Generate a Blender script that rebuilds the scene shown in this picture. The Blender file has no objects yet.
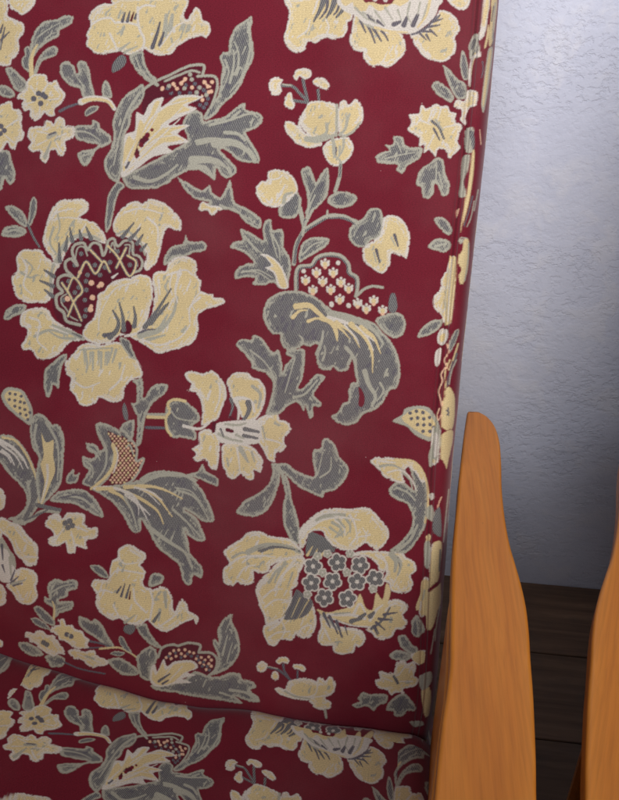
import bpy, bmesh, math, random
import numpy as np
from mathutils import Vector
# ------------------------------------------------------------------ camera, world, lamps, exposure
sc = bpy.context.scene
Rd = np.radians
F = 768.0; CX, CY = 309.5, 400.0            # focal length and centre of the photograph in its own units
CAM = np.array([0, 0, 1.24]); PITCH, YAW = Rd(31), Rd(7.5)
fw = np.array([-np.sin(YAW)*np.cos(PITCH), np.cos(YAW)*np.cos(PITCH), -np.sin(PITCH)])
rt = np.array([np.cos(YAW), np.sin(YAW), 0]); up = np.cross(rt, fw)
cam = bpy.data.cameras.new('camera'); camo = bpy.data.objects.new('camera', cam); sc.collection.objects.link(camo)
camo.location = CAM; camo.rotation_euler = (math.radians(59), 0, math.radians(7.5))
cam.sensor_fit = 'VERTICAL'; cam.sensor_height = 24; cam.lens = 24*F/800; cam.clip_start = 0.02; cam.clip_end = 60
sc.camera = camo
w = bpy.data.worlds.new('World'); sc.world = w; w.use_nodes = True
w.node_tree.nodes['Background'].inputs[0].default_value = (0.80, 0.86, 1.0, 1)
w.node_tree.nodes['Background'].inputs[1].default_value = 0.105
def area(name, loc, target, size, power, col, spread=180):
    L = bpy.data.lights.new(name, 'AREA'); L.shape = 'RECTANGLE'; L.size, L.size_y = size; L.energy = power; L.color = col
    L.spread = math.radians(spread)
    o = bpy.data.objects.new(name, L); sc.collection.objects.link(o); o.location = loc
    o.rotation_euler = (Vector(target)-Vector(loc)).to_track_quat('-Z', 'Y').to_euler(); return o
area('window_light', (0.42, -0.55, 1.95), (0.14, 1.12, 1.34), (1.7, 0.9), 12.6, (0.97, 0.97, 1.0), 92)
area('room_light', (0.8, -1.4, 1.45), (0.35, 0.9, 0.85), (1.4, 0.9), 2.5, (1.0, 0.74, 0.44), 100)
sc.view_settings.view_transform = 'Standard'; sc.view_settings.look = 'None'
sc.view_settings.exposure = 0.0; sc.view_settings.gamma = 1.0
sc.render.resolution_x, sc.render.resolution_y = 792, 1024

# ------------------------------------------------------------------ helpers
def link(o, parent=None):
    sc.collection.objects.link(o)
    if parent: o.parent = parent
    return o
def tag(o, label=None, cat=None, group=None, kind=None):
    if label: o['label'] = label
    if cat: o['category'] = cat
    if group: o['group'] = group
    if kind: o['kind'] = kind
    return o
def mesh_obj(name, bm, mat, parent=None, smooth=False):
    me = bpy.data.meshes.new(name); bm.to_mesh(me); bm.free(); me.materials.append(mat)
    if smooth: me.polygons.foreach_set('use_smooth', [True]*len(me.polygons))
    return link(bpy.data.objects.new(name, me), parent)
class Nodes:
    def __init__(s, name):
        s.m = bpy.data.materials.new(name); s.m.use_nodes = True; s.t = s.m.node_tree; s.b = s.t.nodes['Principled BSDF']
    def n(s, kind, **kw):
        x = s.t.nodes.new('ShaderNode'+kind)
        for k, v in kw.items():
            if k in x.inputs: x.inputs[k].default_value = v
            else: setattr(x, k, v)
        return x
    def l(s, a, b): s.t.links.new(a, b)
    def math(s, op, a, b=None, c=None, clamp=False):
        x = s.t.nodes.new('ShaderNodeMath'); x.operation = op; x.use_clamp = clamp
        for i, v in enumerate((a, b, c)):
            if v is None: continue
            if isinstance(v, (int, float)): x.inputs[i].default_value = v
            else: s.l(v, x.inputs[i])
        return x.outputs[0]
    def mix(s, f, a, b, mode='MIX'):
        x = s.t.nodes.new('ShaderNodeMix'); x.data_type = 'RGBA'; x.blend_type = mode; x.clamp_result = False
        for sock, v in ((x.inputs[0], f), (x.inputs[6], a), (x.inputs[7], b)):
            if isinstance(v, (int, float)): sock.default_value = v
            elif isinstance(v, tuple): sock.default_value = v+(1,) if len(v) == 3 else v
            else: s.l(v, sock)
        return x.outputs[2]
    def ramp(s, f, stops):
        x = s.t.nodes.new('ShaderNodeValToRGB'); e = x.color_ramp.elements
        while len(e) < len(stops): e.new(0.5)
        for q, (p, c) in zip(e, stops): q.position = p; q.color = c+(1,) if len(c) == 3 else c
        s.l(f, x.inputs[0]); return x.outputs[0]
    def noise(s, vec, scale, detail=4, rough=0.55, dist=0.0):
        x = s.n('TexNoise', Scale=scale, Detail=detail, Roughness=rough, Distortion=dist); s.l(vec, x.inputs['Vector']); return x.outputs['Fac']
    def mapping(s, vec, scale=(1,1,1), rot=(0,0,0), loc=(0,0,0)):
        x = s.n('Mapping'); x.inputs['Scale'].default_value = scale; x.inputs['Rotation'].default_value = rot; x.inputs['Location'].default_value = loc
        s.l(vec, x.inputs['Vector']); return x.outputs[0]
    def bump(s, h, strength, dist, prev=None):
        x = s.n('Bump', Strength=strength, Distance=dist); s.l(h, x.inputs['Height'])
        if prev: s.l(prev, x.inputs['Normal'])
        return x.outputs[0]
def srgb(r, g, b):
    f = lambda c: (c/255/12.92) if c/255 <= .04045 else ((c/255+.055)/1.055)**2.4
    return (f(r), f(g), f(b))

# ------------------------------------------------------------------ materials
def mat_cloth():
    k = Nodes('woven_brocade')
    paint = k.n('Attribute', attribute_name='paint').outputs['Color']
    wv = k.n('Attribute', attribute_name='weave'); sep = k.n('SeparateColor'); k.l(wv.outputs['Color'], sep.inputs[0])
    grey, pale, raised = sep.outputs[0], sep.outputs[1], sep.outputs[2]
    uv = k.n('UVMap', uv_map='cloth').outputs[0]
    tc = k.n('TexCoord').outputs['Object']
    sx = k.n('SeparateXYZ'); k.l(uv, sx.inputs[0]); u, v = sx.outputs[0], sx.outputs[1]
    wob = k.noise(uv, 60, 2); 
    u2 = k.math('MULTIPLY_ADD', wob, 0.0011, u); v2 = k.math('MULTIPLY_ADD', wob, 0.0011, v)
    tp = 2*math.pi
    # steep twill: dark strokes leaning over pale ribs
    ph = k.math('SUBTRACT', k.math('MULTIPLY', u2, tp/0.0021), k.math('MULTIPLY', v2, tp/0.0056))
    tw = k.math('MULTIPLY_ADD', k.math('SINE', ph), 0.5, 0.5)
    row = k.math('MULTIPLY_ADD', k.math('SINE', k.math('MULTIPLY', v2, tp/0.0018)), 0.5, 0.5)
    fine = k.math('MULTIPLY_ADD', k.math('SINE', k.math('MULTIPLY', u2, tp/0.0016)), 0.5, 0.5)
    twc = k.math('MULTIPLY', tw, k.math('MULTIPLY_ADD', row, 0.45, 0.55))
    thr = k.noise(k.mapping(uv, (1, 2.2, 1)), 520, 2, 0.7)
    dark = k.math('MULTIPLY', grey, k.math('MULTIPLY', k.math('SUBTRACT', 1.0, twc), 0.92))
    c1 = k.mix(dark, paint, srgb(57, 55, 66))
    c1 = k.mix(k.math('MULTIPLY', k.math('MULTIPLY', grey, twc), 0.70), c1, srgb(176, 176, 168))
    gr = k.math('MULTIPLY', k.math('SUBTRACT', 1.0, raised, clamp=True), k.math('MULTIPLY', row, fine))
    c1 = k.mix(k.math('MULTIPLY', gr, 0.30), c1, srgb(62, 14, 28))
    # ribs in the pale threads
    rib = k.math('MULTIPLY', pale, k.math('MULTIPLY_ADD', row, -0.34, 0.34))
    c2 = k.mix(rib, c1, srgb(150, 138, 124))
    # thread-scale variation on everything, some broad tone drift in the dye
    c3 = k.mix(1.0, c2, k.ramp(thr, [(0.25, (0.62, 0.62, 0.62)), (0.5, (1, 1, 1)), (0.8, (1.34, 1.34, 1.34))]), 'MULTIPLY')
    c4 = k.mix(1.0, c3, k.ramp(k.noise(uv, 9, 3), [(0.3, (0.93, 0.93, 0.93)), (0.7, (1.05, 1.05, 1.05))]), 'MULTIPLY')
    lint = k.n('TexVoronoi', Scale=34.0); k.l(uv, lint.inputs['Vector'])
    c4 = k.mix(k.math('MULTIPLY', k.math('LESS_THAN', lint.outputs['Distance'], 0.022), 0.55), c4, srgb(200, 178, 176))
    c4 = k.mix(k.ramp(k.noise(k.mapping(uv, (1, 1, 1)), 3.5, 5, 0.62), [(0.45, (0, 0, 0)), (0.8, (0.16, 0.16, 0.16))]), c4, srgb(150, 120, 118))
    k.l(c4, k.b.inputs['Base Color'])
    k.b.inputs['Roughness'].default_value = 0.62
    k.l(k.math('MULTIPLY_ADD', pale, -0.10, 0.76), k.b.inputs['Roughness'])
    k.b.inputs['Specular IOR Level'].default_value = 0.16
    k.b.inputs['Sheen Weight'].default_value = 0.28; k.b.inputs['Sheen Roughness'].default_value = 0.45
    k.b.inputs['Sheen Tint'].default_value = (0.9, 0.78, 0.82, 1)
    hgt = k.math('ADD', k.math('MULTIPLY', raised, 1.0), k.math('MULTIPLY', k.math('ADD', k.math('MULTIPLY', row, pale), k.math('MULTIPLY', twc, grey)), 0.35))
    hgt = k.math('ADD', hgt, k.math('MULTIPLY', k.math('ADD', row, thr), 0.10))
    k.l(k.bump(hgt, 0.55, 0.0006), k.b.inputs['Normal'])
    return k.m
def mat_wood():
    k = Nodes('varnished_wood'); tc = k.n('TexCoord').outputs['Object']
    warp = k.n('TexNoise', Scale=2.2, Detail=2.0); k.l(tc, warp.inputs['Vector'])
    add = k.n('VectorMath', operation='MULTIPLY_ADD'); k.l(warp.outputs['Color'], add.inputs[0]); add.inputs[1].default_value = (0.05, 0.05, 0.05); k.l(tc, add.inputs[2])
    q = add.outputs[0]
    g1 = k.noise(k.mapping(q, (26, 1.3, 20)), 1.0, 5, 0.6, 0.6)
    g2 = k.noise(k.mapping(q, (230, 7, 200)), 1.0, 3, 0.6)
    g3 = k.noise(k.mapping(q, (7, 1.2, 7)), 1.0, 2)
    c = k.ramp(g1, [(0.28, srgb(200, 118, 38)), (0.5, srgb(213, 132, 46)), (0.75, srgb(224, 145, 56))])
    c = k.mix(1.0, c, k.ramp(g2, [(0.3, (0.86, 0.84, 0.82)), (0.6, (1.03, 1.03, 1.03))]), 'MULTIPLY')
    c = k.mix(1.0, c, k.ramp(g3, [(0.3, (0.90, 0.86, 0.82)), (0.7, (1.08, 1.08, 1.08))]), 'MULTIPLY')
    # dark little knots and dings
    sp = k.n('TexVoronoi', Scale=16.0); k.l(k.mapping(q, (1.6, 0.7, 1)), sp.inputs['Vector'])
    c = k.mix(k.ramp(sp.outputs['Distance'], [(0.0, (0.35, 0.35, 0.35)), (0.035, (0, 0, 0))]), c, srgb(110, 58, 28))
    k.l(c, k.b.inputs['Base Color'])
    k.l(k.math('MULTIPLY_ADD', g3, 0.18, 0.34), k.b.inputs['Roughness'])
    k.b.inputs['Specular IOR Level'].default_value = 0.35
    k.b.inputs['Coat Weight'].default_value = 0.22; k.b.inputs['Coat Roughness'].default_value = 0.28
    k.l(k.bump(k.math('ADD', g2, k.math('MULTIPLY', k.noise(tc, 30, 2), 1.5)), 0.25, 0.0006), k.b.inputs['Normal'])
    return k.m
def mat_wall():
    k = Nodes('painted_plaster'); tc = k.n('TexCoord').outputs['Object']
    big = k.noise(tc, 2.6, 4, 0.55, 0.4); mid = k.noise(tc, 13, 5, 0.6, 0.3); fine = k.noise(tc, 90, 4, 0.6)
    c = k.ramp(big, [(0.3, srgb(206, 210, 229)), (0.55, srgb(217, 220, 236)), (0.8, srgb(225, 227, 240))])
    c = k.mix(k.ramp(mid, [(0.52, (0, 0, 0)), (0.62, (0.5, 0.5, 0.5))]), c, srgb(228, 228, 237))
    c = k.mix(k.ramp(fine, [(0.66, (0, 0, 0)), (0.74, (0.35, 0.35, 0.35))]), c, srgb(150, 152, 168))
    k.l(c, k.b.inputs['Base Color']); k.b.inputs['Roughness'].default_value = 0.62
    # patches where the paint has pulled and pitted, clear of smooth ones
    patch = k.ramp(k.noise(k.mapping(tc, (1, 1, 1.5)), 5.5, 3, 0.5, 0.2), [(0.47, (0, 0, 0)), (0.60, (1, 1, 1))])
    pit = k.ramp(k.noise(k.mapping(tc, (0.85, 1, 1.2)), 85, 4, 0.6, 0.1), [(0.50, (0, 0, 0)), (0.60, (1, 1, 1))])
    edge = k.ramp(k.noise(k.mapping(tc, (0.7, 1, 1.6)), 11, 5, 0.62, 0.8), [(0.495, (0, 0, 0)), (0.52, (1, 1, 1))])
    h = k.math('ADD', k.math('MULTIPLY', k.math('MULTIPLY', k.math('MULTIPLY_ADD', patch, 0.7, 0.3), pit), -0.8), k.math('MULTIPLY', k.math('MULTIPLY', edge, patch), 0.35))
    h = k.math('ADD', h, k.math('MULTIPLY', mid, 3.0))
    h = k.math('ADD', h, k.math('MULTIPLY', fine, 0.7))
    h = k.math('ADD', h, k.math('MULTIPLY', big, 3.0))
    k.l(k.bump(h, 0.55, 0.0021), k.b.inputs['Normal'])
    return k.m
def mat_floor():
    k = Nodes('dark_floorboards'); tc = k.n('TexCoord').outputs['Object']
    sx = k.n('SeparateXYZ'); k.l(tc, sx.inputs[0])
    row = k.math('FLOOR', k.math('DIVIDE', k.math('ADD', sx.outputs[1], 0.0785), 0.2))
    g = k.noise(k.mapping(tc, (3, 46, 1)), 1.0, 5, 0.6, 0.5)
    tone = k.n('TexWhiteNoise', noise_dimensions='1D'); k.l(row, tone.inputs['W'])
    c = k.ramp(g, [(0.3, srgb(84, 64, 50)), (0.6, srgb(118, 92, 72)), (0.8, srgb(146, 116, 92))])
    c = k.mix(1.0, c, k.ramp(tone.outputs['Value'], [(0, (0.75, 0.75, 0.75)), (1, (1.15, 1.12, 1.1))]), 'MULTIPLY')
    c = k.mix(k.ramp(k.noise(tc, 14, 5, 0.65), [(0.5, (0, 0, 0)), (0.75, (0.5, 0.5, 0.5))]), c, srgb(78, 68, 62))
    k.l(c, k.b.inputs['Base Color']); k.b.inputs['Roughness'].default_value = 0.8
    k.l(k.bump(g, 0.5, 0.002), k.b.inputs['Normal'])
    return k.m
CLOTH, WOOD, WALL, FLOOR = mat_cloth(), mat_wood(), mat_wall(), mat_floor()

# ------------------------------------------------------------------ the room: one wall, boarded floor
def ray(px, py): return fw + rt*(px-CX)/F - up*(py-CY)/F
def proj(P):
    q = P-CAM; z = q@fw; z = np.where(z < 0.05, 0.05, z)
    return CX+F*(q@rt)/z, CY-F*(q@up)/z
WALL_Y = 1.322
bm = bmesh.new()
x0, x1, z0, z1 = -3.2, 3.2, -0.03, 2.6; nx, nz = 200, 82
rs = random.Random(4)
from mathutils import noise as mn
g = [[bm.verts.new((x0+(x1-x0)*i/nx, WALL_Y + 0.006*mn.noise(Vector((i*0.09, j*0.11, 2.0))) + 0.0022*mn.noise(Vector((i*0.5, j*0.5, 7))), z0+(z1-z0)*j/nz)) for i in range(nx+1)] for j in range(nz+1)]
for j in range(nz):
    for i in range(nx): bm.faces.new((g[j][i], g[j][i+1], g[j+1][i+1], g[j+1][i]))
gb = [[bm.verts.new((x, WALL_Y+0.2, z)) for x in (x0, x1)] for z in (z0, z1)]
bm.faces.new((gb[0][0], gb[1][0], gb[1][1], gb[0][1]))
bm.faces.new([g[nz][i] for i in range(nx+1)]+[gb[1][1], gb[1][0]])
bm.faces.new([g[j][0] for j in range(nz+1)]+[gb[1][0], gb[0][0]])
bm.faces.new([g[j][nx] for j in range(nz, -1, -1)]+[gb[0][1], gb[1][1]])
tag(mesh_obj('wall', bm, WALL, smooth=True), kind='structure')
bm = bmesh.new(); y = 0.9215-0.2*16; pitch = 0.2; rs = random.Random(8)
while y < WALL_Y+0.1:
    cuts = sorted([-3.2, 3.2]+[rs.uniform(-3, 3) for _ in range(4)])
    for a, b in zip(cuts, cuts[1:]):
        bmesh.ops.create_cube(bm, size=1, matrix=__import__('mathutils').Matrix.LocRotScale(Vector(((a+b)/2, y+pitch/2, -0.0125+rs.uniform(-.0008, .0008))), None, Vector((b-a-0.0015, pitch-0.0022, 0.025))))
    y += pitch
bmesh.ops.bevel(bm, geom=bm.edges[:], offset=0.0015, segments=1, affect='EDGES')
tag(mesh_obj('floor', bm, FLOOR), kind='structure')
bm = bmesh.new(); bmesh.ops.create_cube(bm, size=1, matrix=__import__('mathutils').Matrix.LocRotScale(Vector((0, -0.4, -0.045)), None, Vector((6.4, 3.7, 0.03))))
tag(mesh_obj('floor_base', bm, FLOOR), kind='structure')

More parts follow.
